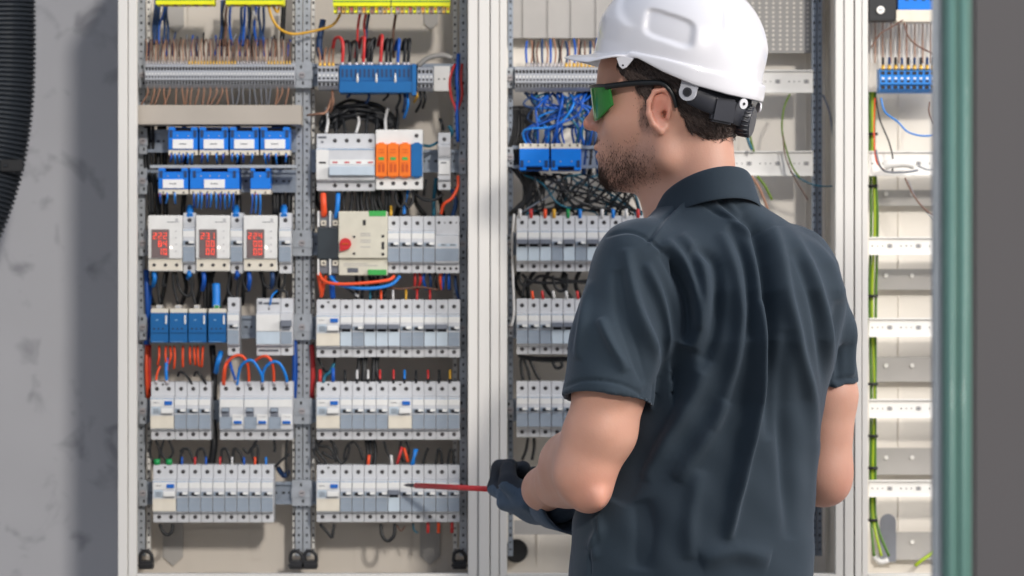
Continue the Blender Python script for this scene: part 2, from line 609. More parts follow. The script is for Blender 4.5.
def mk_rcbo(w=.0360):
    r = empty('residual_current_breaker')
    housing(w).build('housing', r, .0007)
    plate(r, 'rating_label', -w * .47, w * .47, .0060, .0180, 'plastic_white', .0005,
          extra=lambda mb: mb.box(-w * .49, w * .49, -.0009, 0, .0176, .0188, 'line_blue'))
    mb = MB().box(-w * .40, -w * .08, -.001, 0, -.0085, .0050, 'toggle_grey')
    mb.box(-w * .38, -w * .10, -.0085, -.001, -.0005, .0045, 'window_grey')
    mb.build('toggle', r, .0003)
    plate(r, 'front_cover', w * .04, w * .47, -.0195, -.0045, 'plastic_white', .002,
          extra=lambda mb: mb.box(w * .10, w * .42, -.0026, -.0019, -.0088, -.0078, 'ink'))
    plate(r, 'test_button', w * .10, w * .42, -.0188, -.0145, 'button_blue', .0042)
    plate(r, 'window', -w * .47, w * .02, -.0262, -.0088, 'window_grey', .001)
    screw(r, -w * .25, .0325); screw(r, w * .25, .0325); screw(r, -w * .25, -.0350); screw(r, w * .25, -.0350)
    return reg(r)


DEV_N = {}
def place(proto, x, y, z, label, cat, group, used=set(), sx=1.0):
    if proto.name in used:
        o = copy_tree(proto)
    else:
        used.add(proto.name); o = proto
    o.location = (x, y, z)
    if sx != 1.0: o.scale = (sx, 1, sx)
    return tag(o, label, cat, group)


BU, BD, RCD, RCBO = mk_breaker(True), mk_breaker(False), mk_rcd(), mk_rcbo()
BD.name = 'circuit_breaker'
reg(BD)
ALLCH.clear()
for ob in COL.objects:
    if ob.parent is not None: ALLCH.setdefault(ob.parent.name, []).append(ob)


def row(spec, px0, pyc, pitch, rowname, y=0.0):
    """spec: letters u (lever up), d (dark lever), R (two-module residual current device), C (two-module combination)"""
    px = px0; nb = nr = nc = nd = 0
    total = {k: spec.count(k) for k in 'udRC'}
    s = pitch / 12.0 if y == 0 else pitch / 12.0 * 1.0
    for ch in spec:
        n = 1 if ch in 'ud' else 2
        c = W(px + n * pitch / 2, pyc, y)
        if ch == 'u':
            lab = ('slim white-levered breaker, %s such from left, %s' % (ORD[nb], rowname)) if total['u'] > 1 else 'only slim breaker with white lever, ' + rowname
            nb += 1
            place(BU, c.x, y, c.z, lab, 'circuit breaker', 'slim modular breakers with white levers', sx=s)
        elif ch == 'd':
            lab = ('slim dark-levered breaker, %s such from left, %s' % (ORD[nd], rowname)) if total['d'] > 1 else 'only slim breaker with dark grey lever, ' + rowname
            nd += 1
            place(BD, c.x, y, c.z, lab, 'circuit breaker', 'slim modular breakers with dark levers', sx=s)
        elif ch == 'R':
            lab = ('wide blue-buttoned switch, %s from left, %s' % (ORD[nr], rowname)) if total['R'] > 1 else 'wide white switch with blue test button, ' + rowname
            nr += 1
            place(RCD, c.x, y, c.z, lab, 'residual current device', 'residual current devices with a blue button', sx=s)
        elif ch == 'C':
            lab = 'double breaker with low blue button, %s from left, %s' % (ORD[nc], rowname)
            nc += 1
            place(RCBO, c.x, y, c.z, lab, 'residual current breaker', 'combined residual current breakers', sx=s)
        px += n * pitch


# left column of the left cabinet
LC, MC = 'leftmost column', 'column left of the wide white mullion'
row('Ruuu', 150, 411, 12.15, 'fifth device row, leftmost column')
row('CCC', 219.3, 411, 12.2, 'fifth device row, leftmost column')
row('Ruuuuuuuu', 152.2, 494, 12.1, 'lowest row of leftmost column')
# second column of the left cabinet
row('Rdudddu', 316.0, 328.5, 12.0, 'middle row of second column')
row('uddu', 316.0 + 8 * 12.0, 328.5, 12.0, 'right end, middle row of second column')
row('Ruuuu', 316.0, 411, 12.0, 'left half, fourth row of second column')
row('Ruuuu', 388.0, 411, 12.0, 'right half, fourth row of second column')
row('Ruuuuduuuuu', 316.0, 494, 11.98, 'lowest row of second column')
row('uuuu', 387.5, 244.5, 11.9, 'beside the beige transfer switch')
# middle cabinet, partly hidden by the person
row('dddududuuuuu', 516.2, 243.5, 11.75, 'top breaker row left of the shirt', .02)
row('uuudduuuuuuu', 516.2, 326.5, 11.75, 'middle breaker row left of the shirt', .02)
row('uuuuuuuuuuuu', 516.2, 409.5, 11.75, 'lowest breaker row left of the shirt', .02)


def dev(name, px0, px1, pyc, label, cat, group=None, y=0.0):
    """an empty at the middle of a device that spans px0..px1"""
    c = W((px0 + px1) / 2, pyc, y)
    r = empty(name, (c.x, y, c.z))
    tag(r, label, cat, group)
    return r, (px1 - px0) * U * (D + y) / D


# --- energy meters with red digits
SEG = {'0': 'abcdef', '1': 'bc', '2': 'abged', '3': 'abgcd', '4': 'fgbc', '8': 'abcdefg', '5': 'afgcd'}
def digit(mb, ch, x, z, w, h, m):
    t = w * .17; y0, y1 = -.0022, -.0014
    S = {'a': (x, x + w, z + h - t, z + h), 'd': (x, x + w, z, z + t), 'g': (x, x + w, z + h / 2 - t / 2, z + h / 2 + t / 2),
         'f': (x, x + t, z + h / 2, z + h), 'b': (x + w - t, x + w, z + h / 2, z + h), 'e': (x, x + t, z, z + h / 2), 'c': (x + w - t, x + w, z, z + h / 2)}
    for s_ in SEG[ch]:
        a, b, c, d = S[s_]; mb.box(a, b, y0, y1, c, d, m)


for i, (x0, x1, lines) in enumerate(((148, 182.3, ('222', '84', '10')), (195.7, 230, ('231', '00', '00')), (243.3, 277.3, ('224', '00', '00')))):
    r, w = dev('voltage_relay', x0, x1, 243, 'white meter with red digits reading %s, %s of three' % (lines[0], ('leftmost', 'middle', 'rightmost')[i]), 'voltage relay', 'white meters with red digits')
    mb = MB().box(-w / 2 + .0003, w / 2 - .0003, 0, .05, -.0235, .0415, 'plastic_white')
    mb.box(-w / 2 + .0003, w / 2 - .0003, .004, .05, -.042, -.0235, 'cream')
    mb.build('housing', r, .0009)
    plate(r, 'display', -w * .40, w * .12, -.0225, .0205, 'display', .0012, extra=None)
    for row_i, t in enumerate(lines):
        mb = MB(); z = .0062 - .0118 * row_i; ww, hh = .0048, .0088
        x = w * .10 - len(t) * .0076
        for ch in t:
            digit(mb, ch, x, z, ww, hh, 'led_red'); x += .0076
        mb.build('digits', r)
    MB().cyl((w * .17, -.0012, -.0068), (0, 1, 0), .0014, .002, 'led_white', 8).build('indicator_light', r)
    for k, z in enumerate((.018, .008, -.002, -.012)):
        MB().cyl((w * .32, -.0014, z), (0, 1, 0), .0011, .002, 'plastic_low', 8).build('push_button', r)
    MB().box(w * .06, w * .40, -.0004, 0, .031, .0318, 'ink').box(w * .30, w * .38, -.0005, 0, .031, .037, 'plastic_low').build('print', r)
    for k in range(3):
        screw(r, -w * .33 + k * w * .33, -.0330, .0038, .0026)
for i, x0 in enumerate((182.4, 230.1, 278.6)):
    c = W(x0 + 6.4, 243, .002)
    place(BU, c.x, .002, c.z, 'slim breaker just right of the %s meter with red digits' % ('leftmost', 'middle', 'rightmost')[i], 'circuit breaker', 'slim modular breakers with white levers', sx=1.06)

# single breaker and wide device in the fourth row
c = W(233, 326.5, 0)
place(BU, c.x, 0, c.z, 'single slim breaker right of the four dark blue terminal blocks', 'circuit breaker', 'slim modular breakers with white levers')
r, w = dev('residual_current_breaker', 256, 292.6, 327, 'wide grey double breaker at right end of the dark blue blocks row', 'residual current breaker')
housing(w * .66).build('housing', r, .0007).location.x = -w * .17
housing(w * .34).build('switch_housing', r, .0007).location.x = w * .33
plate(r, 'front_cover', -w * .49, w * .15, -.006, .0185, 'plastic_white', .002)
plate(r, 'window', -w * .49, w * .15, -.0255, -.0070, 'window_pale', .001)
mb = MB().box(w * .18, w * .48, -.0095, 0, .001, .010, 'toggle_grey').box(w * .22, w * .44, -.004, 0, -.004, .001, 'toggle_grey'); mb.build('toggle', r, .0004)
plate(r, 'switch_window', w * .18, w * .48, -.0255, -.0070, 'window_grey', .001)
MB().box(-w * .44, -w * .34, .0102, .0112, .034, .038, 'ink').box(-w * .30, w * .12, .0102, .0112, .034, .037, 'ink').box(-w * .44, w * .10, .0102, .0112, -.037, -.034, 'ink').build('print', r)
screw(r, w * .33, .0325); screw(r, w * .33, -.035); screw(r, -w * .16, .027, r=.0015)


# --- light blue relays with labels
def mk_relay(px0, px1, py0, py1, label, npins, labelled=True, flip=False, y=0.0, group='light blue relay sockets', leds=0):
    yc = (py0 + py1) / 2
    r, w = dev('relay_module', px0, px1, yc, label, 'relay', group, y)
    h = (py1 - py0) * U / 2
    s = -1 if flip else 1
    def zz(a, b): return (min(a * s, b * s), max(a * s, b * s))
    mb = MB()
    a, b = zz(-h * .62, h * .7); mb.box(-w / 2 + .0006, w / 2 - .0006, 0, .045, a, b, 'relay_blue')
    a, b = zz(h * .7, h); mb.box(-w / 2 + .0006, -w / 2 + w * .24, -.001, .045, a, b, 'relay_blue').box(w / 2 - w * .24, w / 2 - .0006, -.001, .045, a, b, 'relay_blue')
    mb.box(-w * .28, w * .28, .012, .045, a, b, 'hole')
    mb.build('housing', r, .0009)
    for sx in (-1, 1):
        a, b = zz(h * .25, h * .80)
        MB().box(sx * w * .40 - .0022, sx * w * .40 + .0022, -.0012, .0002, a, b, 'w_navy').build('release_clip', r, .0003)
    a, b = zz(-h * 1.0, -h * .62)
    mb = MB().box(-w / 2 + .0006, w / 2 - .0006, .002, .045, a, b, 'cream')
    for k in range(npins):
        x = -w / 2 + (k + .5) * w / npins
        a2, b2 = zz(-h * .98, -h * .78); mb.box(x - .0014, x + .0014, .0014, .0022, a2, b2, 'screw')
    mb.build('terminal_row', r, .0003)
    if labelled:
        lw = min(w * .34, .0155)
        a, b = zz(-h * .55, h * .12)
        MB().box(-lw, lw, -.002, .0002, a, b, 'label_white').box(-lw * .4, lw * .35, -.0023, -.0019, (a + b) / 2 - .0007, (a + b) / 2 + .0007, 'ink').build('name_plate', r, .0002)
    for k in range(leds):
        x = -w * .36 + (k + .5) * w * .72 / leds
        a, b = zz(h * .18, h * .18)
        MB().cyl((x, -.0008, a + (.004 if not flip else -.003)), (0, 1, 0), .0011, .002, 'ferrule', 8).build('pin', r)
    return r


for i, (a, b) in enumerate(((168, 198), (199, 228.5), (229.5, 259), (260, 290))):
    mk_relay(a, b, 127, 155, 'light blue relay with white label, %s from left in upper relay row' % ORD[i], 4, leds=2)
mk_relay(158, 188.5, 168, 194, 'light blue relay with white label, left end of lower relay row', 3, leds=2)
mk_relay(189.5, 239.5, 168, 194, 'wide light blue relay with a centred white label, lower relay row', 7, leds=4)
mk_relay(250, 270.5, 168, 194, 'small unlabelled light blue relay alone at right of lower relay row', 2, labelled=False, leds=1)
mk_relay(519, 549.5, 143.5, 170.5, 'bright blue relay with cream top, left of the two near the nose', 4, False, True, .02, 'blue relays in front of the face', 2)
mk_relay(550.5, 581.5, 143.5, 170.5, 'bright blue relay with cream top, right of the two near the nose', 4, False, True, .02, 'blue relays in front of the face', 2)
r, w = dev('relay_module', 898, 950, 2, 'blue relay block with cream foot at the top of right cabinet', 'relay', None, .03)
mb = MB().box(-w / 2, w / 2, 0, .04, -.012, .05, 'relay_blue'); mb.build('housing', r, .001)
for k in range(4):
    x = -w * .36 + k * w * .16
    MB().box(x, x + .005, -.001, .001, .002, .04, 'w_navy').build('release_clip', r, .0003)
MB().box(-w / 2 - .003, w / 2, -.002, .04, -.030, -.012, 'cream').build('terminal_row', r, .0008)
r, w = dev('power_supply', 869, 896, 6, 'black box with a round metal screw, top of right cabinet', 'power supply', None, .03)
MB().box(-w / 2, w / 2, 0, .04, -.022, .06, 'black_plastic').build('housing', r, .001)
MB().cyl((-.003, -.003, -.006), (0, 1, 0), .006, .004, 'rail_white', 14).box(-.006, 0, -.0034, -.003, -.0066, -.0054, 'w_grey').build('screw', r)

# --- dark blue terminal blocks, fourth row of the left column
for i in range(4):
    x0 = 150 + 19 * i + (.8 if i == 3 else 0)
    r, w = dev('distribution_block', x0 + .4, x0 + 18.4, 328, 'dark blue terminal block, %s of four side by side' % ('leftmost', 'second', 'third', 'rightmost')[i], 'terminal block', 'dark blue terminal blocks in a row')
    mb = MB().box(-w / 2, w / 2, 0, .045, -.022, .0225, 'block_blue').box(-w / 2, w / 2, -.002, 0, -.022, -.0185, 'block_blue').box(-w / 2, w / 2, -.002, 0, -.0075, -.004, 'block_blue')
    mb.build('housing', r, .0009)
    MB().box(-w * .48, w * .48, .003, .045, .0225, .0290, 'cream').box(-w * .2, w * .1, .003, .03, .0290, .0345, 'plastic_low' if i < 3 else 'cap_green').build('terminal_row', r, .0006)
    MB().box(w * .33, w * .42, -.0012, 0, .006, .019, 'plastic_white').build('clip', r, .0003)
    mb = MB()
    for k in range(3): mb.cyl((-w * .3 + k * w * .25, -.0006, -.001), (0, 1, 0), .0012, .001, 'hole', 8)
    mb.box(-w * .4, w * .25, -.0024, -.002, -.0208, -.0200, 'line_blue').box(-w * .2, -w * .05, -.0006, 0, .011, .013, 'line_blue')
    mb.build('print', r)

# --- blue distribution block high in the second column
r, w = dev('distribution_block', 339.3, 416.5, 78.5, 'wide blue distribution block with three white clips, black and red wires entering', 'distribution block')
mb = MB().box(-w / 2, w / 2, 0, .045, -.004, .0205, 'block_blue').box(-w / 2, w / 2, -.004, .045, -.0215, -.004, 'dist_blue')
mb.box(w * .44, w / 2, -.005, .045, -.0255, .0215, 'dist_blue')
mb.build('housing', r, .0009)
for k in range(3):
    x = -w * .5 + (k + 1) * w * .245 - .001
    MB().cyl((x, -.0025, -.006), (0, 0, 1), .0022, .014, 'plastic_white', 10, .0006).build('clip', r)
mb = MB()
for k in range(16):
    mb.box(-w * .47 + k * w * .057, -w * .47 + k * w * .057 + .003, -.0006, 0, .002, .014, 'w_navy')
mb.build('wire_entries', r)

# --- terminal strips: every clamp a block of its own
def mk_clamp(w, m='plastic_low', wide=False):
    mb = MB()
    prof = [(.045, -.018), (.012, -.018), (.004, -.0135), (.004, -.0085), (0, -.006), (0, .006), (.004, .0085), (.004, .0135), (.012, .018), (.045, .018)]
    mb.prism_x(prof, -w / 2 + .00015, w / 2 - .00015, m)
    for z in (.0105, -.0105):
        mb.box(-w * .31, w * .31, .0032, .004, z - .0027, z + .0027, 'hole')
    mb.box(-w * .2, w * .2, -.0004, 0, .0012, .0040, 'plastic_white').box(-w * .25, w * .25, -.0003, 0, -.0035, -.0005, 'hole')
    mb.box(-w * .25, w * .25, .009, .011, .0148, .0165, 'hole')
    o = mb.build('terminal_clamp'); return o


def clamp_strip(px0, px1, pyc, pitch, m, label, group, y=0.0):
    n = int(round((px1 - px0) / pitch)); k = (D + y) / D
    base = None
    for i in range(n):
        c = W(px0 + (i + .5) * pitch, pyc, y)
        if base is None:
            base = o = mk_clamp(pitch * U * k, m)
        else:
            o = base.copy(); COL.objects.link(o)
        o.location = (c.x, y, c.z)
        tag(o, label, 'terminal clamp', group)


mat('clamp_grey', (176, 180, 188), 0.45)
clamp_strip(145, 293, 75.5, 3.05, 'clamp_grey', 'narrow grey terminal clamp in the long strip at top left', 'clamps of the top left strip')
clamp_strip(317.5, 338.5, 77, 4.2, 'clamp_grey', 'grey clamp left of the wide blue distribution block', 'clamps left of the blue block')
clamp_strip(417.5, 433, 78.5, 3.9, 'clamp_grey', 'grey clamp right of the wide blue distribution block', 'clamps right of the blue block')
clamp_strip(515, 618, 78.5, 3.5, 'clamp_grey', 'narrow grey terminal clamp in the strip left of the helmet brim', 'clamps beside the helmet brim', .02)
clamp_strip(880, 968, 80, 6.3, 'clamp_blue', 'blue terminal clamp in the strip inside the right cabinet', 'blue clamps in the right cabinet', .03)

# --- earth busbars with bright yellow covers
def pe_bar(px0, px1, py, label, low=True):
    r, w = dev('earth_busbar', px0, px1, py, label, 'busbar', 'yellow covered earth bars along the top')
    MB().box(-w / 2, w / 2, -.004, .03, -.002, .016, 'yellow_pe').box(-w / 2, w / 2, -.0045, -.004, .004, .006, 'cap_green').build('cover', r, .0008)
    mb = MB()
    n = int(w / .006)
    for k in range(n):
        x = -w / 2 + (k + .5) * w / n
        mb.box(x - .0022, x + .0022, .0, .028, -.0115 if low else -.003, -.002, ('yellow_pe', 'cover_beige', 'brass', 'yellow_pe', 'w_tan')[k % 5])
        if low: mb.cyl((x, -.0006, -.006), (0, 1, 0), .0018, .001, ('screw', 'w_red', 'hole')[k % 3], 6)
    mb.build('terminal_row', r)
    return r


pe_bar(156, 214.5, 3.3, 'yellow earth bar cover, leftmost of four along the top edge', False)
pe_bar(226, 284, 3.3, 'yellow earth bar cover, second of four along the top edge', False)
pe_bar(333, 390.6, 5, 'yellow earth bar cover, third of four along the top edge')
pe_bar(391.6, 450, 5, 'yellow earth bar cover, rightmost of four along the top edge')

# --- row one of the second column
r, w = dev('main_switch', 316, 375, 162, 'wide four pole main switch with clear cover and red print', 'main switch')
housing(w, zt=.021).build('housing', r, .0009)
plate(r, 'side_panel', -w * .495, -w * .29, -.026, .019, 'plastic_white', .0012, extra=lambda mb: mb.box(-w * .45, -w * .33, -.0016, -.001, -.0025, .0005, 'hole'))
plate(r, 'lever_bar', -w * .27, w * .495, -.020, -.007, 'window_pale', .009)
plate(r, 'red_print', -w * .27, w * .495, -.004, .0035, 'plastic_white', .001, extra=lambda mb: [mb.box(-w * .22 + k * w * .2, -w * .13 + k * w * .2, -.0016, -.001, -.002, .0008, 'red_print') for k in range(4)])
plate(r, 'blue_line', -w * .495, w * .495, .0185, .0195, 'line_blue', .0009)
for k in range(4):
    screw(r, -w * .185 + k * w * .2, .0325); screw(r, -w * .185 + k * w * .2, -.035)
MB().box(-w * .47, -w * .33, .0102, .0112, .036, .039, 'ink').box(-w * .42, -w * .38, .0102, .0112, .029, .032, 'ink').build('print', r)

r, w = dev('surge_arrester', 375.6, 422.6, 159.5, 'white surge arrester with three orange cartridges and one blue', 'surge arrester')
MB().box(-w / 2, w / 2, .006, .05, -.045, .045, 'plastic_white').build('housing', r, .0009)
for k in range(4):
    x0 = -w / 2 + k * w / 4 + .0004; x1 = x0 + w / 4 - .0008; c_ = (x0 + x1) / 2
    m1 = 'orange' if k < 3 else 'dist_blue'
    p = MB().box(x0, x1, -.003, .008, -.0255, .0235, m1).box(x0 + .004, x1 - .004, -.001, .008, -.0275, .0255, m1).build('orange_cartridge' if k < 3 else 'blue_cartridge', r, .0006)
    if k < 3:
        MB().box(c_ - .004, c_ + .004, -.0036, -.0028, -.001, .0035, 'green').build('status_window', p, .0002)
        MB().box(c_ - .004, c_ + .004, -.0034, -.0028, .014, .0152, 'orange_dark').box(c_ - .005, c_ + .005, -.0034, -.0028, .010, .011, 'orange_dark').box(c_ - .005, c_ + .004, -.0034, -.0028, -.006, -.005, 'orange_dark').box(c_ - .005, c_ - .001, -.0034, -.0028, -.019, -.007, 'orange_dark').box(c_ + .001, c_ + .005, -.0034, -.0028, -.019, -.007, 'orange_dark').build('print', p)
    screw(r, c_, -.0355, .0058)
screw(r, w * .37, .0360, .0058)

c = W(444, 161, 0)
r, w = dev('fuse_holder', 438, 450.3, 161, 'narrow grey fuse holder standing alone right of the orange cartridges', 'fuse holder')
MB().prism_x([(.05, -HZ), (.008, -HZ), (.008, -.030), (0, -.028), (0, .0015), (.004, .0025), (.004, .005), (0, .006), (0, .024), (.01, .027), (.01, HZ), (.05, HZ)], -w / 2, w / 2, 'plastic_grey').build('housing', r, .0006)
plate(r, 'fuse_drawer', -w * .44, w * .44, -.020, .0005, 'plastic_white', .003, extra=lambda mb: mb.box(-w * .28, w * .2, -.0035, -.003, -.004, -.0015, 'ink'))
plate(r, 'front_cover', -w * .44, w * .44, .008, .021, 'plastic_low', .002)
screw(r, 0, .033, .010); screw(r, 0, -.037, .008)

# --- row two of the second column
r, w = dev('contactor', 316.5, 338.3, 243, 'black contactor with white terminal posts, left of the beige switch', 'contactor')
MB().box(-w * .46, w * .5, .002, .05, -.024, .022, 'contactor').box(-w * .46, w * .5, .01, .05, -.046, -.024, 'w_grey').box(-w * .46, w * .5, .01, .05, .022, .044, 'w_grey').build('housing', r, .0008)
for x in (-w * .46, w * .08):
    for s_ in (1, -1):
        a, b = sorted((s_ * .024, s_ * .048))
        MB().box(x, x + .0025, .0, .04, a, b, 'plastic_white').build('terminal_barrier', r, .0004)
        a, b = sorted((s_ * .026, s_ * .034))
        MB().box(x + .005, x + .013, .004, .012, a, b, 'cream').cyl((x + .009, .0034, (a + b) / 2), (0, 1, 0), .0022, .001, 'screw', 8).build('terminal_clamp', r, .0006)
r, w = dev('transfer_switch', 338.6, 387.4, 243.3, 'beige transfer switch with red rotary knob and green connectors', 'transfer switch')
MB().box(-w / 2, w / 2, -.004, .05, -.0225, .0480, 'ats_beige').box(-w / 2, w / 2, .002, .05, -.0480, -.0225, 'ats_beige').build('housing', r, .001)
kn = MB().cyl((-w * .355, -.012, -.001), (0, 1, 0), .0088, .009, 'red_knob', 20)
kn.prism_y([(-w * .355 - .009, -.002), (-w * .355 + .005, -.009), (-w * .355 - .008, -.0125)], -.0115, -.004, 'red_knob')
ko = kn.build('red_knob', r, .0004)
MB().box(-w * .355 - .005, -w * .355 + .005, -.0135, -.0118, -.0022, .0002, 'orange_dark').build('pointer', ko, .0003)
MB().box(w * .12, w * .48, -.0045, .02, .040, .0485, 'green').build('green_connector', r, .0005)
MB().box(w * .10, w * .48, -.001, .02, -.0475, -.0395, 'green').build('green_connector', r, .0005)
mb = MB()
for (x, z, a, b) in ((.03, .031, .0022, .004), (-.18, .0095, .002, .0015), (-.18, -.0155, .002, .0015), (.41, .0105, .002, .002), (.41, -.0035, .002, .0055), (.41, -.0165, .002, .002)):
    mb.box(w * x - a, w * x + a, -.0044, -.0036, z - b, z + b, 'hole')
for z in (.014, .011, .004, .001, -.006): mb.box(-w * .05, w * .16, -.0043, -.0036, z, z + .0012, 'plate_grey')
mb.box(-w * .32, -w * .10, .0016, .0024, -.044, -.037, 'ink').box(-w * .40, w * .3, .0016, .0024, -.034, -.033, 'plate_grey').box(-w * .40, w * .1, .0016, .0024, -.031, -.030, 'plate_grey')
mb.build('print', r)
r, w = dev('modular_relay', 435.3, 459.3, 244.5, 'pale double relay at the right end beside the transfer switch row', 'relay')
housing(w, zt=.013).build('housing', r, .0007)
plate(r, 'window', -w * .48, w * .48, -.025, -.006, 'window_grey', .001)
for k in range(4):
    x = -w * .35 + k * w * .24
    screw(r, x, .033, r=.0022 if k % 2 == 0 else .0012, head=False)
    screw(r, x, -.036, r=.0022, head=False)
plate(r, 'print', -w * .4, w * .4, -.003, .001, 'window_pale', .0008, extra=lambda mb: mb.box(-w * .28, -w * .05, -.0013, -.0007, -.0015, .0002, 'ink').box(w * .1, w * .34, -.0013, -.0007, -.0015, .0002, 'ink'))

# ---------------------------------------------------------------- wires
PENDING = []
def wire(pts, r, m, label, group=None, y=.03, n=6, ends=None, name='electrical_wire', cat='wire', sub=4):
    """pts: (px, py[, y]); ends: material of short ferrule at the last point; built in flush_wires"""
    P = [W(p[0], p[1], p[2] if len(p) > 2 else y) for p in pts]
    if ' cable' in label: name, cat = 'electrical_cable', 'cable'
    size = sum((P[i + 1] - P[i]).length for i in range(len(P) - 1)) * r
    PENDING.append((size, P, r, m, label, group, n, ends, name, cat, sub))


def flush_wires():
    small = sorted([w for w in PENDING if w[8] == 'electrical_wire'], key=lambda w: -w[0])[298:]
    drop = set(id(w) for w in small)
    for w in PENDING:
        if id(w) in drop: continue
        _s, P, r, m, label, group, n, ends, name, cat, sub = w
        c = P[0]
        o = MB().tube(P, r, m, n, sub).build(name, None, origin=c)
        tag(o, label, cat, group)
        if ends:
            d = (P[-1] - P[-2]).normalized()
            MB().cyl(P[-1] - d * .006 - c, d, r * 1.35, .007, ends, 8).build('ferrule', o)
    if small:
        mb = MB()
        for w in small:
            _s, P, r, m, label, group, n, ends, name, cat, sub = w
            mb.tube(P, r, m, n, sub)
            if ends:
                d = (P[-1] - P[-2]).normalized(); mb.cyl(P[-1] - d * .006, d, r * 1.35, .007, ends, 8)
        tag(mb.build('electrical_wire'), 'mass of thin short wires and wire ends between the rows of devices', 'wires', kind='stuff')


rnd = random.Random(11)
def J(a): return rnd.uniform(-a, a)


# A. bundles behind the earth bars
L1, G1 = 'navy cable hanging in the bundle below the leftmost yellow bar', 'cables below the leftmost yellow bar'
for i in range(6):
    x = 153 + i * 2.6
    wire([(x + 3, -5, .08), (x + 2 + J(2), 12, .07), (x + J(2), 26, .06), (x - 1 + J(3), 44, .05)], .0021, 'w_navy' if i != 3 else 'w_blue', L1 if i != 3 else 'brighter blue cable in the bundle below the leftmost yellow bar', G1)
L1, G1 = 'cable hanging below the second yellow bar, beside the beige plate', 'cables below the second yellow bar'
for i, (x, m) in enumerate(((221, 'w_navy'), (224, 'w_black'), (227, 'w_brown'), (230, 'w_blue'), (241, 'w_navy'), (244, 'w_blue'), (247, 'w_navy'), (250, 'w_black'), (256, 'w_blue'), (259, 'w_navy'), (262, 'w_navy'))):
    wire([(x + 1, 0, .07), (x + J(2), 15, .07), (x + J(2), 30, .06), (x + J(3), 46, .05)], .0022, m, '%s %s' % ({'w_navy': 'navy', 'w_blue': 'blue', 'w_black': 'black', 'w_brown': 'brown'}[m], L1), G1)
wire([(252, 3, .02), (254, 14, .02), (256, 19, .04)], .0026, 'w_white', 'short white cable end under the second yellow bar')
wire([(268, 4, .01), (272, 18, .005), (280, 29, .01), (294, 34, .03), (318, 30, .04), (334, 24, .04), (342, 10, .04)], .0022, 'w_yellow', 'thick yellow wire sagging across the centre uprights')
wire([(271, 2, .02), (277, 12, .01), (279, 8, .03)], .002, 'w_yellow', 'short curled yellow wire end under the second yellow bar')
wire([(284, 0, .08), (283, 20, .08), (282, 40, .08)], .004, 'w_black', 'black cable behind the centre uprights at the top')

# B. thin wires above and below the long grey strip
n = 48
for i in range(n):
    x = 146.5 + i * 3.05
    yel = 188 < x < 236 or x > 266
    m = 'w_brown' if i % 3 else 'w_tan'
    cl = {'w_brown': 'brown', 'w_tan': 'tan'}[m]
    wire([(x + J(1.5), 39, .055), (x + J(.8), 47, .03), (x, 55, .016), (x, 64.5, .012)], .0010, m, 'thin %s wire rising out of the long grey strip, top left' % cl, 'thin wires above the long grey strip', ends='brass' if yel else 'ferrule', n=5, sub=3)
for i in range(24):
    x = 148 + i * 6.1
    m = ('w_navy', 'w_black', 'w_grey', 'w_blue')[i % 4]
    wire([(x + J(3), 36 + J(4), .06), (x + J(2), 46, .05), (x + J(1), 56, .04)], .0016, m, '%s wire crossing behind the thin wires at top left' % {'w_navy': 'navy', 'w_black': 'black', 'w_grey': 'grey', 'w_blue': 'blue'}[m], 'dark wires behind the thin wires', n=5, sub=3)
for i in range(26):
    x = 148 + i * 5.6 + J(1)
    m = 'w_tan' if (i < 15 or i > 22) else 'w_grey'
    wire([(x, 86, .012), (x + J(1), 93, .012), (x + J(5) - 2, 106, .02)], .0011, m, 'thin %s wire dropping from the long grey strip to the cover strip' % ('tan' if m == 'w_tan' else 'grey'), 'thin wires below the long grey strip', n=5, sub=3)

# C. loops under the blue relays
def drops(xs, y0, y1, cols, label, group, yy=.004, r=.0015):
    for i, x in enumerate(xs):
        e = cols[i % len(cols)]
        wire([(x, y0, yy), (x + J(.6), (y0 + y1) / 2, yy - .004), (x + J(1.2), y1 + J(1.5), yy + .02)], r, 'w_sky' if i % 3 else 'w_blue', label % ('sky blue' if i % 3 else 'deep blue'), group, n=5, sub=3)
        c = W(x, y0 + 1.5, yy - .001)
        t = MB().cyl((0, 0, 0), (0, 0, -1), .0019, .004, e, 8).build('wire_ferrule', None)
        t.location = c
        tag(t, 'small %s wire end sleeve %s' % ({'w_red': 'red', 'w_orange': 'orange', 'w_white': 'white', 'w_yellow': 'yellow', 'ferrule': 'grey'}[e], group), 'wire sleeve', 'wire end sleeves ' + group)


drops([171, 175, 179, 183, 188, 192, 202, 207, 216, 223, 232, 237, 243, 252, 265, 269, 276, 286], 153, 163, ['w_red', 'w_red', 'w_orange', 'w_white', 'w_red', 'ferrule', 'w_orange', 'w_yellow'], '%s wire curling under the upper relay row', 'under the upper relay row')
drops([160, 167, 175], 192, 204, ['w_orange', 'w_red', 'w_white'], '%s wire hanging under the left relay of the lower row', 'under the lower left relay')
drops([194, 198, 202, 207, 211, 216, 220, 225, 229, 233], 192, 208, ['w_white', 'w_yellow', 'w_orange', 'w_red'], '%s wire hanging under the wide blue relay', 'under the wide blue relay')
drops([252, 256, 260], 192, 214, ['w_white', 'w_orange'], '%s wire hanging under the small lone relay', 'under the small lone relay')
for i, (x, r_) in enumerate(((146, .003), (149, .003), (153, .0025))):
    wire([(x, 126, .05), (x + J(1), 160, .055), (x + 3, 190, .05), (x + 4, 215, .05)], r_, 'w_black', 'black cable running down left of the blue relays', 'black cables left of the relays')
for i, x in enumerate((160, 164, 184, 238, 274, 279, 284, 289)):
    wire([(x, 124, .07), (x + J(2), 165, .07), (x + J(2), 216, .06)], .0042, 'w_black', 'thick black cable standing behind the blue relays', 'thick black cables behind the relays')
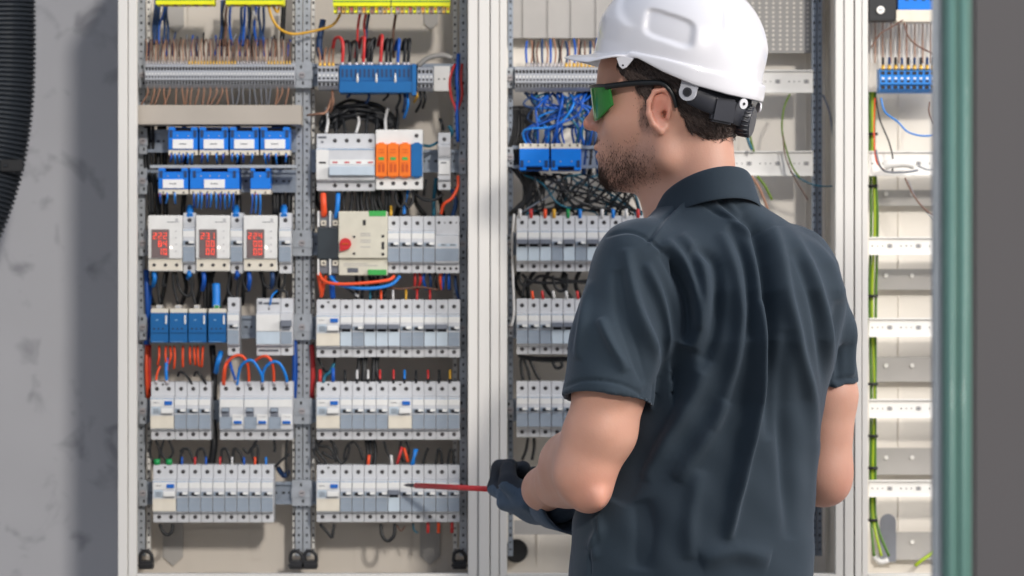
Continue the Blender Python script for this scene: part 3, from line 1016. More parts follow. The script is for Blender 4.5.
for x, m in ((190, 'w_sky'), (236, 'w_sky'), (284, 'w_sky')):
    wire([(x, 207, .03), (x, 216, .012)], .0052, m, 'short bright blue cable end above the breaker at px' if False else 'short bright blue cable end entering the breaker %s' % {190: 'right of the leftmost meter', 236: 'right of the middle meter', 284: 'right of the rightmost meter'}[x])

# D. between the meters and the dark blue blocks
for i, pts in enumerate(([(157, 272), (158, 288), (160, 304)], [(165, 272), (163, 286), (166, 284)], [(173, 272), (174, 288), (178, 304)], [(176, 272), (180, 290), (189, 296), (193, 284), (190, 272)], [(190, 274), (192, 290), (196, 306)], [(231, 272), (228, 290), (234, 298)], [(240, 272), (238, 286), (236, 300)], [(262, 272), (264, 284), (270, 288)], [(279, 272), (276, 288), (286, 292), (288, 302)], [(285, 272), (284, 284), (280, 296), (284, 304)], [(246, 272), (243, 280), (247, 292)])):
    wire([(a, b, .02) for a, b in pts], .0022, 'w_black', 'black wire looping between the red digit meters and the blocks below', 'black wires below the meters')
for x, y1, m in ((154, 286, 'w_sky'), (189, 278, 'w_sky'), (203.5, 290, 'w_blue'), (249, 290, 'w_blue'), (237, 278, 'w_blue'), (272, 288, 'w_navy')):
    wire([(x, 272, .015), (x + .5, (272 + y1) / 2, .012), (x - 1, y1, .03)], .0036, m, '%s cable stub hanging under the red digit meters' % {'w_sky': 'light blue', 'w_blue': 'blue', 'w_navy': 'navy'}[m], 'blue stubs below the meters')
wire([(216, 284, .02), (216.3, 296, .015), (216, 307, .01)], .0062, 'w_sky', 'thick bright blue cable entering the rightmost dark blue block')
for i, x in enumerate((205, 208.5, 211.5)):
    wire([(x, 272, .05), (x, 295, .05), (x, 312, .05)], .003, 'w_black', 'black cable left of the thick bright blue cable', 'black cables beside the thick blue cable')
wire([(270, 305, .004), (272, 296, .0), (277, 291, .02)], .0014, 'w_sky', 'thin light blue wire curling above the wide double breaker')
wire([(146, 270, .05), (147.5, 300, .045), (148, 330, .05), (146, 345, .05)], .0042, 'w_blue', 'thick blue cable along the left upright beside the dark blue blocks')
wire([(150.5, 285, .06), (149, 306, .06), (148, 330, .06)], .0035, 'w_blue', 'second blue cable tucked behind the one on the left upright')
wire([(147, 345, .05), (146.5, 370, .045), (148, 398, .05)], .003, 'w_orange', 'orange cable along the left upright above the fifth row')
wire([(150, 345, .06), (149.5, 370, .055), (150, 398, .06)], .0025, 'w_red', 'red cable along the left upright above the fifth row')
wire([(294, 338, .05), (295, 370, .045), (293.5, 402, .05)], .0045, 'w_blue', 'thick blue cable along the centre upright beside the arched wires')
for i, x in enumerate((159, 166, 170, 174, 183, 190, 194, 198, 203)):
    wire([(x, 346, .02), (x + J(1), 356, .012), (x + J(2), 367 + J(3), .02)], .0019, 'w_orange', 'orange wire hanging below the dark blue blocks', 'orange wires below the dark blue blocks')
wire([(160, 366, .012), (157, 374, .01), (156, 384, .012)], .0019, 'w_orange', 'orange wire bending down into the left device of the fifth row', ends='ferrule')
wire([(167, 358, .02), (166, 370, .01), (167, 384, .012)], .0026, 'w_sky', 'blue wire entering the left device of the fifth row', ends='ferrule')
for a, b in ((180, 192), (196, 206)):
    wire([(a - 2, 376, .01), (a, 372, .005), (b - 6, 375, .002), (b, 384, .012)], .0019, 'w_black', 'black jumper wire arching above the slim breakers, %s one, fifth row' % ('left' if a < 190 else 'right'))
wire([(221, 352, .02), (218, 362, .01), (216, 372, .03)], .0042, 'w_sky', 'blue cable bending beside the single slim breaker')
wire([(212, 345, .05), (214, 372, .05), (214, 400, .05)], .005, 'w_black', 'black cable between the two device groups of the fifth row')
wire([(213, 420, .05), (214, 445, .045), (210, 470, .05)], .006, 'w_black', 'thick black cable between the fifth and lowest rows, left column')
ARCH = (('w_orange', [(224, 385), (226, 366), (233, 357), (242, 356), (248, 366), (249, 385)], 'orange wire arch, leftmost over the double breakers'),
        ('w_orange', [(223, 384), (224.5, 368), (228, 360)], 'short orange wire beside the leftmost arch'),
        ('w_orange', [(254, 362), (261, 357), (268, 357), (273, 366), (274, 385)], 'orange wire arch, rightmost over the double breakers'),
        ('w_sky', [(237, 385), (240, 368), (247, 361), (254, 362), (262, 376), (262, 385)], 'blue wire arch, left over the double breakers'),
        ('w_sky', [(262, 384), (264, 370), (272, 362), (280, 364), (286, 376), (287, 385)], 'blue wire arch, right over the double breakers'),
        ('w_blue', [(229, 358), (232, 370), (236, 382)], 'short deep blue wire crossing the leftmost orange arch'))
for m, p, l in ARCH:
    wire([(a, b, .012 - .016 * math.sin(math.pi * i / (len(p) - 1))) for i, (a, b) in enumerate(p)], .0023, m, l, 'arched wires over the double breakers', ends='ferrule')

# E. between fifth and lowest rows, left column
for i, p in enumerate(([(151, 440), (150, 455), (156, 466)], [(156, 440), (160, 454), (157, 466)], [(164, 440), (161, 452), (166, 460), (169, 466)], [(169, 440), (173, 452), (168, 460)], [(180, 452), (183, 449), (189, 450), (194, 462)], [(180, 464), (181, 455), (183, 450)], [(196, 460), (198, 450), (204, 450), (207, 463)], [(221, 462), (222, 450), (227, 450), (231, 463)], [(233, 462), (234, 449), (240, 453), (243, 462)], [(243, 448), (248, 453), (252, 448), (258, 446), (257, 464)], [(257, 440), (252, 450), (255, 464)], [(274, 440), (275, 448), (274, 452)], [(275, 467), (282, 460), (290, 454)], [(287, 440), (286, 460), (288, 476)])):
    wire([(a, b, .02) for a, b in p], .0021, 'w_black', 'black wire curling between the two lowest rows, leftmost column', 'black wires above the lowest left row')
for x in (157, 169):
    o = MB().cyl((0, 0, 0), (0, 0, -1), .0048, .009, 'cap_green', 12).build('wire_sleeve'); o.location = W(x, 459, .015)
    tag(o, 'bright green wire sleeve above the lowest left row, %s one' % ('left' if x == 157 else 'right'), 'wire sleeve', 'bright green wire sleeves')
for x, m in ((182, 'w_blue'), (195, 'w_red'), (206, 'w_blue'), (220, 'w_red'), (232, 'w_white'), (244, 'w_blue'), (255, 'w_orange'), (266, 'w_sky')):
    wire([(x, 457, .014), (x, 466, .013)], .0017, m, 'short %s wire end above the lowest left row' % {'w_blue': 'blue', 'w_red': 'red', 'w_white': 'white', 'w_orange': 'orange', 'w_sky': 'light blue'}[m], 'wire ends above the lowest left row')
wire([(160, 524, .02), (163, 532, .018), (168, 535, .018), (172, 531, .018), (173, 524, .02)], .0026, 'w_black', 'black wire loop hanging under the lowest left row')
wire([(278, 468, .06), (284, 476, .05), (288, 472, .06)], .004, 'w_navy', 'navy cable stub right of the lowest left row')

# F. second column, top
for i, (x, m) in enumerate(((358, 'w_red'), (364, 'w_red'), (367, 'w_navy'), (394, 'w_red'))):
    wire([(x + 2, 14, .05), (x, 26, .05), (x - 1 + (i == 1) * 3, 42, .05), (x - 3 + i, 58, .06)], .0022, m if i != 3 else 'w_brown', '%s cable rising behind the blue distribution block' % {'w_red': 'dark red', 'w_navy': 'navy'}[m] if i != 3 else 'brown cable falling between the two yellow bars of second column', 'cables behind the blue distribution block')
for i, (x0, x1, m, t) in enumerate(((335, 342, 'w_red', 38), (344, 349, 'w_black', 42), (352, 356, 'w_black', 42), (361, 363, 'w_red', 38), (367, 371, 'w_black', 40), (375, 368, 'w_black', 39), (380, 380.5, 'w_red', 36), (386, 386, 'w_black', 40), (390, 390, 'w_black', 40), (397, 397.5, 'w_blue', 40), (404, 404, 'w_black', 40), (408, 408, 'w_black', 40))):
    wire([(x0 - 2, t + 10, .045), (x0, t + 1, .03), ((x0 + x1) / 2 + 2, t, .015), (x1 + 1, t + 9, .008), (x1, 66, .012)], .0026, m, '%s wire entering the top of the blue distribution block' % {'w_red': 'red', 'w_black': 'black', 'w_blue': 'blue'}[m], 'wires into the blue distribution block', ends='ferrule')
for x in (320, 324.5, 329, 333):
    wire([(x + J(2), 48, .05), (x, 56, .02), (x, 66, .012)], .0018, 'w_tan', 'tan wire above the short grey clamps of the second column', 'tan wires above the short grey clamps', ends='brass')
wire([(323, 20, .08), (319, 45, .07), (322, 60, .07)], .005, 'w_navy', 'navy cable right of the centre uprights at the top')
for i, (x, y1, m) in enumerate(((349, 97, 'w_navy'), (368, 104, 'w_navy'), (387, 100, 'w_black'), (399, 108, 'w_black'), (407, 118, 'w_sky'), (404, 112, 'w_navy'), (416, 102, 'w_yellow'), (420, 112, 'w_black'), (424, 108, 'w_black'), (332, 112, 'w_tan'))):
    wire([(x, 91, .02), (x + 1, (91 + y1) / 2, .015), (x - 3 + J(2), y1, .04)], .0022, m, '%s wire leaving the underside of the distribution block' % {'w_navy': 'navy', 'w_black': 'black', 'w_sky': 'light blue', 'w_yellow': 'yellow', 'w_tan': 'tan'}[m], 'wires under the distribution block')
wire([(308, 115, .045), (318, 114, .02), (326, 112, .02), (331, 100, .02), (333, 90, .02)], .0018, 'w_tan', 'tan wire bending across the centre upright')
# big black cable coil
for i in range(16):
    a0 = J(.2); rx, rz = 20 + i * 1.3 + J(2), 12 + i * .9 + J(2)
    pts = []
    for k in range(9):
        t = math.pi * (k / 8) + a0
        pts.append((358 - rx * math.cos(t) + J(1.5), 128 - rz * math.sin(t) * (1.0 if i % 2 else .8) + J(1.5), .05 + J(.015)))
    wire(pts, .0028, 'w_black', 'black cable arching over the wide main switch', 'black cables over the main switch')
for i in range(8):
    x = 326 + i * 10
    wire([(x + J(4), 108, .05), (x + J(3), 120, .04), (x, 133, .03)], .0024, 'w_black' if i % 3 else 'w_white', '%s wire dropping into the top of the main switch row' % ('black' if i % 3 else 'white'), 'wires dropping into the main switch row')
# right edge runs, red and blue
for x0, x1, m, l in ((454, 450, 'w_red', 'left red cable along the right upright of the second column'), (461, 461, 'w_red', 'right red cable along the right upright of the second column'), (457.5, 457, 'w_blue', 'deep blue cable between the two red ones')):
    wire([(x0 + 1, 64 if m == 'w_red' else 54, .04), (x1, 78, .03), (x1 + 1, 96, .03), (457, 114, .03), (458, 142, .03)], .0021 if m == 'w_red' else .0030, m, l)
wire([(458, 176, .03), (458, 186, .025), (452, 198, .02), (444, 204, .02), (441, 214, .03)], .0026, 'w_orange', 'orange cable curving left below the lone fuse holder')
wire([(452, 190, .05), (456, 202, .045), (452, 218, .05)], .0035, 'w_navy', 'navy cable behind the orange curve at right upright')
wire([(436, 178, .05), (434, 198, .05), (434, 216, .05)], .003, 'w_teal', 'teal cable left of the orange curve')
wire([(443, 130, .02), (442, 124, .015), (440, 119, .02)], .0024, 'w_black', 'black wire stub on top of the lone fuse holder')
wire([(449, 126, .03), (452, 132, .03), (448, 140, .04)], .003, 'w_teal', 'teal wire stub beside the lone fuse holder')
wire([(422, 145, .03), (430, 146, .02), (438, 142, .03)], .0022, 'w_teal', 'teal wire between the blue cartridge and the fuse holder')
A, B_ = W(424, 150, .02), W(428, 162, .02)
# G. between rows one and two
o = wire([(323, 194, .01), (323.5, 204, .004), (324, 216, .01)], .0048, 'w_orange', 'thick orange cable end above the black contactor')
wire([(338, 194, .01), (337.5, 204, .004), (336, 218, .01)], .0036, 'w_sky', 'light blue cable end above the black contactor')
for i, x in enumerate((346, 352, 358, 363, 368, 373, 377, 381, 386, 390)):
    wire([(x, 189, .03), (x + J(3), 200, .03), (x + J(3), 213, .03)], .0029, 'w_black', 'black cable filling the gap above the beige transfer switch', 'black cables above the transfer switch')
for i, (a, b) in enumerate(((396, 405), (404, 413))):
    wire([(a, 189, .02), (a, 200, .012), ((a + b) / 2, 207, .01), (b, 200, .012), (b, 189, .02)], .0021, 'w_black', 'black wire loop hanging under the surge arrester, %s' % ('left' if i == 0 else 'right'))
wire([(408, 190, .03), (405, 202, .02), (404, 214, .015)], .0026, 'w_sky', 'light blue wire between the hanging black loops')
wire([(414, 192, .02), (422, 199, .015), (434, 200, .015), (443, 194, .02)], .0022, 'w_black', 'black wire sagging right under the surge arrester')
wire([(391, 206, .02), (391, 216, .012)], .0022, 'w_yellow', 'short yellow wire end above the breakers by transfer switch')
wire([(426, 180, .03), (424, 196, .03)], .0022, 'w_black', 'black wire beside the lone fuse holder foot')
# H. between rows two and three
wire([(319, 273, .01), (324, 281, 0), (338, 284, -.004), (364, 283, -.002), (388, 280, .005), (394, 276, .012)], .0026, 'w_orange', 'long orange wire sweeping under the transfer switch')
wire([(330, 276, .01), (338, 284, .004), (356, 288, .002), (376, 288, .004), (392, 284, .01), (400, 276, .014)], .0026, 'w_sky', 'long blue wire sweeping under the orange one')
wire([(318, 274, .02), (320, 284, .015), (322, 296, .02)], .003, 'w_orange', 'orange cable dropping from the contactor, left')
wire([(326, 276, .02), (324, 284, .015), (321, 297, .02)], .003, 'w_orange', 'orange cable dropping from the contactor, right')
wire([(333, 276, .02), (332, 286, .015), (333, 298, .02)], .0042, 'w_blue', 'blue cable dropping from the contactor')
wire([(336, 282, .03), (346, 288, .03), (358, 296, .02)], .0015, 'w_black', 'thin black wire with white tip above the middle row', ends='w_white')
for x, m in ((356, 'w_black'), (362, 'w_black'), (369, 'w_black'), (373, 'w_black'), (378, 'w_black'), (384, 'w_black')):
    wire([(x, 274, .04), (x + J(2), 284, .04), (x + J(2), 298, .03)], .0028, m, 'black cable behind the sweeping orange wire', 'black cables behind the orange sweep')
for x, m in ((370, 'w_teal'), (381, 'w_orange'), (393, 'w_white'), (406, 'w_yellow'), (417, 'w_red'), (430, 'w_red')):
    wire([(x, 290, .02), (x, 300, .012)], .0018, m, 'short %s wire end above the middle row' % {'w_teal': 'teal', 'w_orange': 'orange', 'w_white': 'white', 'w_yellow': 'yellow', 'w_red': 'red'}[m], 'wire ends above the middle row')
wire([(386, 287, .03), (402, 289, .03), (420, 287, .03), (438, 290, .03)], .0018, 'w_brown', 'dark red wire running right above the middle row')
for x, m in ((415, 'w_red'), (419, 'w_red'), (425, 'w_blue'), (429, 'w_navy'), (435, 'w_black'), (441, 'w_orange'), (445, 'w_blue'), (449, 'w_blue')):
    wire([(x, 272, .03), (x + J(2), 280, .025), (x + J(3), 289, .035)], .0024, m, '%s cable tuft under the pale double relay' % {'w_red': 'red', 'w_blue': 'blue', 'w_navy': 'navy', 'w_black': 'black', 'w_orange': 'orange'}[m], 'cables under the pale double relay')
wire([(455, 276, .04), (456, 288, .035), (459, 300, .04)], .0026, 'w_navy', 'navy cable along the right upright above the middle row')
# I. between rows three and four
wire([(311.5, 345, .06), (313, 370, .055), (312, 398, .06)], .004, 'w_red', 'dark red cable along the centre upright')
wire([(318, 358, .03), (322, 366, .02), (326, 372, .03), (333, 368, .02), (335, 358, .03)], .0019, 'w_black', 'black wire forming a vee under the middle row switch')
wire([(320, 370, .02), (320, 382, .012)], .0028, 'w_red', 'short red wire end above the fourth row switch')
wire([(334, 364, .02), (330, 372, .015), (325, 376, .015), (323, 383, .012)], .0028, 'w_teal', 'teal wire beside the short red end')
wire([(333, 368, .015), (333, 382, .013)], .003, 'w_blue', 'blue wire above the fourth row switch')
for x in (359, 363, 366, 374, 378):
    wire([(x, 356, .03), (x + J(2), 368, .025), (x + J(2), 382, .02)], .0032, 'w_black', 'thick black cable between the middle and fourth rows', 'thick black cables above the fourth row')
for x, m in ((345, 'w_black'), (357, 'w_white'), (368, 'w_white'), (380, 'w_red'), (393.5, 'w_red'), (404.5, 'w_sky'), (416, 'w_black'), (428, 'w_red'), (439, 'w_black'), (450, 'w_yellow')):
    wire([(x, 370, .02), (x, 383, .012)], .0018, m, 'short %s wire end above the fourth row' % {'w_white': 'white', 'w_red': 'red', 'w_sky': 'light blue', 'w_black': 'black', 'w_yellow': 'yellow'}[m], 'wire ends above the fourth row', ends='w_black')
# J. between rows four and five
for i, p in enumerate(([(316, 440), (318, 452), (326, 462), (322, 466)], [(322, 440), (314, 452), (320, 464)], [(330, 440), (337, 450), (333, 458), (322, 452)], [(333, 442), (336, 456), (343, 466)], [(318, 446), (330, 448), (336, 462)], [(344, 460), (346, 448), (353, 442), (359, 448), (363, 460)], [(340, 466), (347, 458), (350, 444)], [(384, 441), (387, 452), (392, 460)], [(401, 441), (400, 452), (403, 462)], [(406, 441), (409, 450), (406, 462)], [(428, 448), (425, 456), (423, 464)], [(436, 464), (438, 450), (441, 452), (442, 464)], [(448, 464), (450, 450), (453, 452), (454, 464)])):
    wire([(a, b, .022) for a, b in p], .0020, 'w_black', 'black wire tangled between the two lowest rows, second column', 'black wires above the lowest second column row')
for x in (366, 370, 374):
    wire([(x, 440, .03), (x + J(2), 452, .03), (x, 466, .02)], .003, 'w_black', 'thick black cable above the lowest row, second column', 'thick black cables above the lowest row')
for p, m in (([(369, 455), (368, 466)], 'w_orange'), ([(402, 447), (397, 464)], 'w_red'), ([(404, 448), (408, 462)], 'w_orange'), ([(415, 449), (413, 466)], 'w_sky'), ([(417, 449), (411, 466)], 'w_sky'), ([(391, 455), (392, 466)], 'w_white')):
    wire([(a, b, .015) for a, b in p], .0024, m, 'short %s wire in the gap above the lowest row, second column' % {'w_orange': 'orange', 'w_red': 'red', 'w_sky': 'light blue', 'w_white': 'white'}[m], 'coloured wires above the lowest row')
# K. under the lowest row
wire([(320, 524, .02), (327, 532, .018), (332, 538, .018)], .0024, 'w_black', 'black wire slanting under the lowest row, left leg of a vee')
wire([(334, 524, .02), (333, 532, .018), (332, 538, .018)], .0024, 'w_black', 'black wire slanting under the lowest row, right leg of a vee')
wire([(381, 524, .02), (382, 535, .016), (388, 541, .016), (394, 535, .016), (395, 524, .02)], .0027, 'w_black', 'black wire loop hanging under the lowest row, second column')
wire([(396, 524, .03), (401, 531, .03), (405, 526, .03)], .0012, 'w_brown', 'thin brown wire loop under the lowest row')
wire([(413, 523, .03), (414, 530, .03), (418, 533, .03)], .0014, 'w_teal', 'teal wire under the lowest row')
for x, m in ((428, 'w_red'), (438.5, 'w_orange'), (452, 'w_red')):
    wire([(x, 522, .02), (x, 533, .02)], .0026, m, '%s cable stub under the right end of the lowest row' % {428: 'left red', 438.5: 'thick orange', 452: 'right red'}[x])

# L. middle cabinet
for i in range(22):
    x = 527 + i * 3.9
    m = ('w_blue', 'w_tan', 'w_black', 'w_brown', 'w_navy', 'w_tan')[i % 6]
    wire([(x + J(1), 40 + J(2), .06), (x + J(2), 52, .04), (x, 67, .034)], .0018 if m in ('w_blue', 'w_navy', 'w_black') else .0014, m, '%s wire rising from the strip left of the helmet brim' % {'w_blue': 'blue', 'w_tan': 'tan', 'w_black': 'black', 'w_brown': 'brown', 'w_navy': 'navy'}[m], 'wires above the strip by the helmet brim', ends='brass' if i > 9 else 'ferrule', n=5, sub=3)
for i in range(34):
    a = rnd.uniform(520, 600); m = rnd.choice(['w_blue', 'w_sky', 'w_navy', 'w_navy', 'w_teal', 'w_blue'])
    yy = .03 + J(.02)
    b = rnd.uniform(525, 590)
    wire([(a, 93, .05), (a + J(18), 104 + J(5), yy), ((a + b) / 2 + J(14), 118 + J(8), yy), (b + J(5), 130, yy), (b, 145, .03)], .0017, m, '%s wire tangled above the two bright blue relays' % {'w_blue': 'deep blue', 'w_sky': 'bright blue', 'w_navy': 'navy', 'w_teal': 'teal'}[m], 'tangled blue wires before the face')
for i in range(12):
    a = 510 + i * 1.6
    wire([(a + 4, 106, .06), (a + 4 + J(2), 130, .06), (a + J(3), 160, .055), (a + 14 + J(4), 185, .06), (a + 5 + J(22), 214, .05)], .0026, 'w_black', 'black cable in the bundle left of the bright blue relays', 'black bundle left of the bright blue relays')
for i in range(6):
    a = 586 + i * 5
    wire([(a, 92, .06), (a + J(4), 130, .06), (a + J(5), 175, .06)], .004, 'w_black' if i % 2 else 'w_navy', '%s cable behind the face' % ('black' if i % 2 else 'navy'), 'cables behind the face')
for i in range(44):
    a = rnd.uniform(515, 650); b = rnd.uniform(518, 645); yy = .045 + J(.03)
    m = rnd.choice(['w_black'] * 7 + ['w_teal', 'w_grey'])
    sag = rnd.uniform(188, 208)
    wire([(a, 174, .06), (a * .75 + b * .25 + J(8), 184 + J(6), yy), ((a + b) / 2 + J(6), sag, yy), (b + J(3), 212, .04), (b, 218, .035)], .0016, m, '%s wire in the mesh under the bright blue relays' % {'w_black': 'black', 'w_teal': 'teal', 'w_grey': 'grey'}[m], 'mesh of wires under the bright blue relays')
for x, m in ((520, 'w_white'), (531, 'w_red'), (545, 'w_orange'), (554, 'w_yellow'), (568, 'cap_green'), (580, 'w_sky'), (602, 'w_white'), (613, 'w_sky'), (626, 'w_white'), (638, 'w_red')):
    wire([(x, 209, .03), (x, 218, .032)], .0027, m, 'short %s wire end above the first breaker row left of shirt' % {'w_white': 'white', 'w_red': 'red', 'w_orange': 'orange', 'w_yellow': 'yellow', 'cap_green': 'green', 'w_sky': 'light blue'}[m], 'wire ends before the shirt')
for i, p in enumerate(([(518, 274), (522, 284), (530, 284), (540, 276), (556, 279), (580, 282), (600, 284)], [(522, 274), (530, 281), (548, 283), (570, 282), (598, 280)], [(552, 276), (556, 288), (562, 291), (567, 286), (566, 274)], [(526, 276), (524, 288), (522, 296)], [(518, 356), (540, 358), (566, 358), (580, 360)], [(520, 358), (550, 361), (572, 359)], [(521, 358), (521, 368), (523, 380)], [(524, 360), (528, 370), (530, 380)], [(530, 360), (535, 372), (540, 380)], [(552, 360), (556, 368), (562, 366), (560, 358)], [(528, 438), (526, 450), (522, 460)], [(534, 438), (534, 448), (532, 460)])):
    wire([(a, b, .045) for a, b in p], .0024, 'w_black', 'black wire hanging between the breaker rows left of the shirt', 'black wires beside the shirt')
for x, m in ((532, 'w_orange'), (542, 'w_red'), (553, 'w_white'), (566, 'w_white'), (577, 'w_red')):
    wire([(x, 291, .03), (x + 1, 299, .032)], .0022, m, 'short %s wire end above the middle breaker row left of shirt' % {'w_orange': 'orange', 'w_red': 'red', 'w_white': 'white'}[m], 'wire ends above the middle row by the shirt')
wire([(514, 214, .02), (512, 250, .03), (514, 310, .02), (511, 326, .02)], .0016, 'w_white', 'thin white cord along the left upright of middle cabinet')
for p, m, r_, l in (([(790, 94, .04), (784, 108, .03), (782, 130, .03), (787, 152, .03), (793, 168, .02), (800, 178, .02)], 'w_green', .0014, 'green wire hanging in front of the right perforated rails'),
                    ([(783, 135, .03), (785, 155, .025), (793, 175, .025), (808, 200, .03)], 'w_brown', .0010, 'brown wire curving beside the hanging green wire'),
                    ([(745, 130, .03), (748, 140, .03), (752, 150, .03)], 'w_teal', .0022, 'teal cable behind the helmet ratchet'),
                    ([(748, 126, .04), (751, 140, .04), (754, 152, .04)], 'w_green', .0016, 'green cable behind the helmet ratchet'),
                    ([(751, 176, .04), (757, 184, .04), (762, 194, .04), (768, 210, .04)], 'w_tan', .0022, 'tan cable emerging above the collar'),
                    ([(757, 176, .04), (765, 186, .04), (772, 200, .04)], 'w_green', .0022, 'green cable emerging above the collar'),
                    ([(790, 172, .03), (806, 182, .03), (820, 186, .03), (834, 186, .02)], 'w_teal', .0012, 'thin teal wire reaching the right upright'),
                    ([(823, 95, .03), (829, 110, .02), (832, 128, .02), (834, 142, .02)], 'w_grey', .0018, 'grey wire along the inner side wall of the middle cabinet')):
    wire(p, r_, m, l)

# M. right cabinet
for p, m, r_, l in (([(903, 20, .02), (890, 28, .02), (880, 34, .02), (871, 48, .02)], 'w_brown', .0012, 'brown wire sweeping left from the blue relay block'),
                    ([(904, 22, .02), (908, 36, .015), (918, 46, .015), (936, 55, .02)], 'w_brown', .0013, 'brown wire sweeping right from the blue relay block'),
                    ([(881, 98, .02), (885, 112, .015), (898, 122, .01), (908, 132, .01), (924, 136, .01), (940, 134, .015)], 'clamp_blue', .0014, 'light blue wire sagging below the blue clamps'),
                    ([(876, 98, .03), (880, 120, .02), (889, 142, .015), (893, 160, .01), (892, 173, .01)], 'w_black', .0012, 'black wire falling from the left end of the blue clamps'),
                    ([(875, 98, .03), (874, 130, .03), (876, 160, .02), (884, 170, .01)], 'w_orange', .0012, 'orange wire falling beside the green yellow cables'),
                    ([(876, 150, .02), (880, 166, .01), (888, 172, .008), (908, 172, .008), (918, 170, .01)], 'w_grey', .0016, 'grey wire tied along the white cable splice'),
                    ([(905, 178, .02), (914, 196, .015), (928, 212, .01), (946, 218, .01)], 'w_brown', .0013, 'dark wire sloping right below the white splice'),
                    ([(908, 180, .03), (918, 202, .03), (936, 222, .03)], 'w_grey', .0009, 'thin grey wire sloping right below the white splice'),
                    ([(930, 102, .03), (929, 112, .02), (934, 124, .02)], 'w_brown', .0014, 'brown wire at the right edge of the blue clamps'),
                    ([(918, 166, .01), (930, 170, .01), (944, 166, .02)], 'w_grey', .0012, 'grey wire leaving the white splice')):
    wire(p, r_, m, l)
for i in range(24):
    x = 871 + i * 4
    wire([(x, 20, .09), (x + J(.6), 42, .085), (x, 63, .07)], .0011, 'w_tan' if i % 2 else 'w_white', 'thin %s wire hanging straight above the blue clamps' % ('tan' if i % 2 else 'white'), 'straight thin wires in the right cabinet', n=5, sub=2)
for i in range(13):
    x = 883 + i * 6.3
    wire([(x, 58, .05), (x, 64, .04), (x, 69, .035)], .0021, 'w_navy' if i % 2 else 'w_black', 'short %s wire entering a blue clamp' % ('navy' if i % 2 else 'black'), 'short dark wires into the blue clamps', ends='brass', n=6, sub=2)
o = MB().tube([W(885, 166, .005), W(890, 164, .003), W(905, 163, .003), W(914, 165, .005)], .007, 'rail_white', 10).build('cable_splice')
tag(o, 'white moulded cable splice lying along the right cabinet rail', 'cable splice')
mat('gy', (150, 175, 30), 0.45); mat('gy2', (70, 110, 30), 0.45)
for j, (x, m) in enumerate(((870, 'gy2'), (872.5, 'gy'), (875, 'gy2'))):
    wire([(x, 92, .07), (x + J(1), 150, .065), (x + 1.5 + J(1), 220, .06), (x + J(1), 300, .065), (x + 1 + J(1), 390, .065), (x + J(1), 470, .065), (x + 1, 520, .06), (x + 4 + 5 * j, 556, .04)], .0022, m, '%s earth cable running down the left side of right cabinet' % {0: 'dark green', 1: 'yellow green', 2: 'mid green'}[j], sub=6)
for i, py in enumerate((134, 186, 296, 384, 436, 468, 520)):
    c = W(873, py, .06); o = MB().cyl((0, 0, -.002), (0, 0, 1), .0075, .004, 'w_black', 12).build('cable_tie'); o.location = c
    tag(o, 'black tie round the green earth cables, %s from the top' % ORD[i], 'cable tie', 'black ties on the earth cables')
wire([(945, 540, .05), (934, 552, .04), (922, 560, .03), (915, 566, .03)], .003, 'gy', 'yellow green cable end low at right beside the door')
wire([(874, 556, .05), (880, 562, .045), (888, 560, .045)], .0045, 'w_white', 'white cable end at the foot of the right cabinet')
for i in range(9):      # dark cables that fill the gaps between the rows
    x = 152 + i * 15.5
    wire([(x, 270, .08), (x + J(6), 288, .075), (x + J(8), 305, .08)], .0034, 'w_black', 'dark cable deep in the gap below the red digit meters', 'deep cables below the meters')
for i in range(7):
    x = 318 + i * 20
    wire([(x, 186, .09), (x + J(6), 200, .085), (x + J(8), 216, .09)], .0036, 'w_black', 'dark cable deep in the gap above the transfer switch row', 'deep cables above the transfer switch row')
for i in range(8):
    x = 520 + i * 15
    wire([(x, 270, .08), (x + J(8), 284, .075), (x + J(10), 300, .08)], .0034, 'w_black', 'dark cable deep in the gap under the top breaker row by the shirt', 'deep cables by the shirt')
flush_wires()

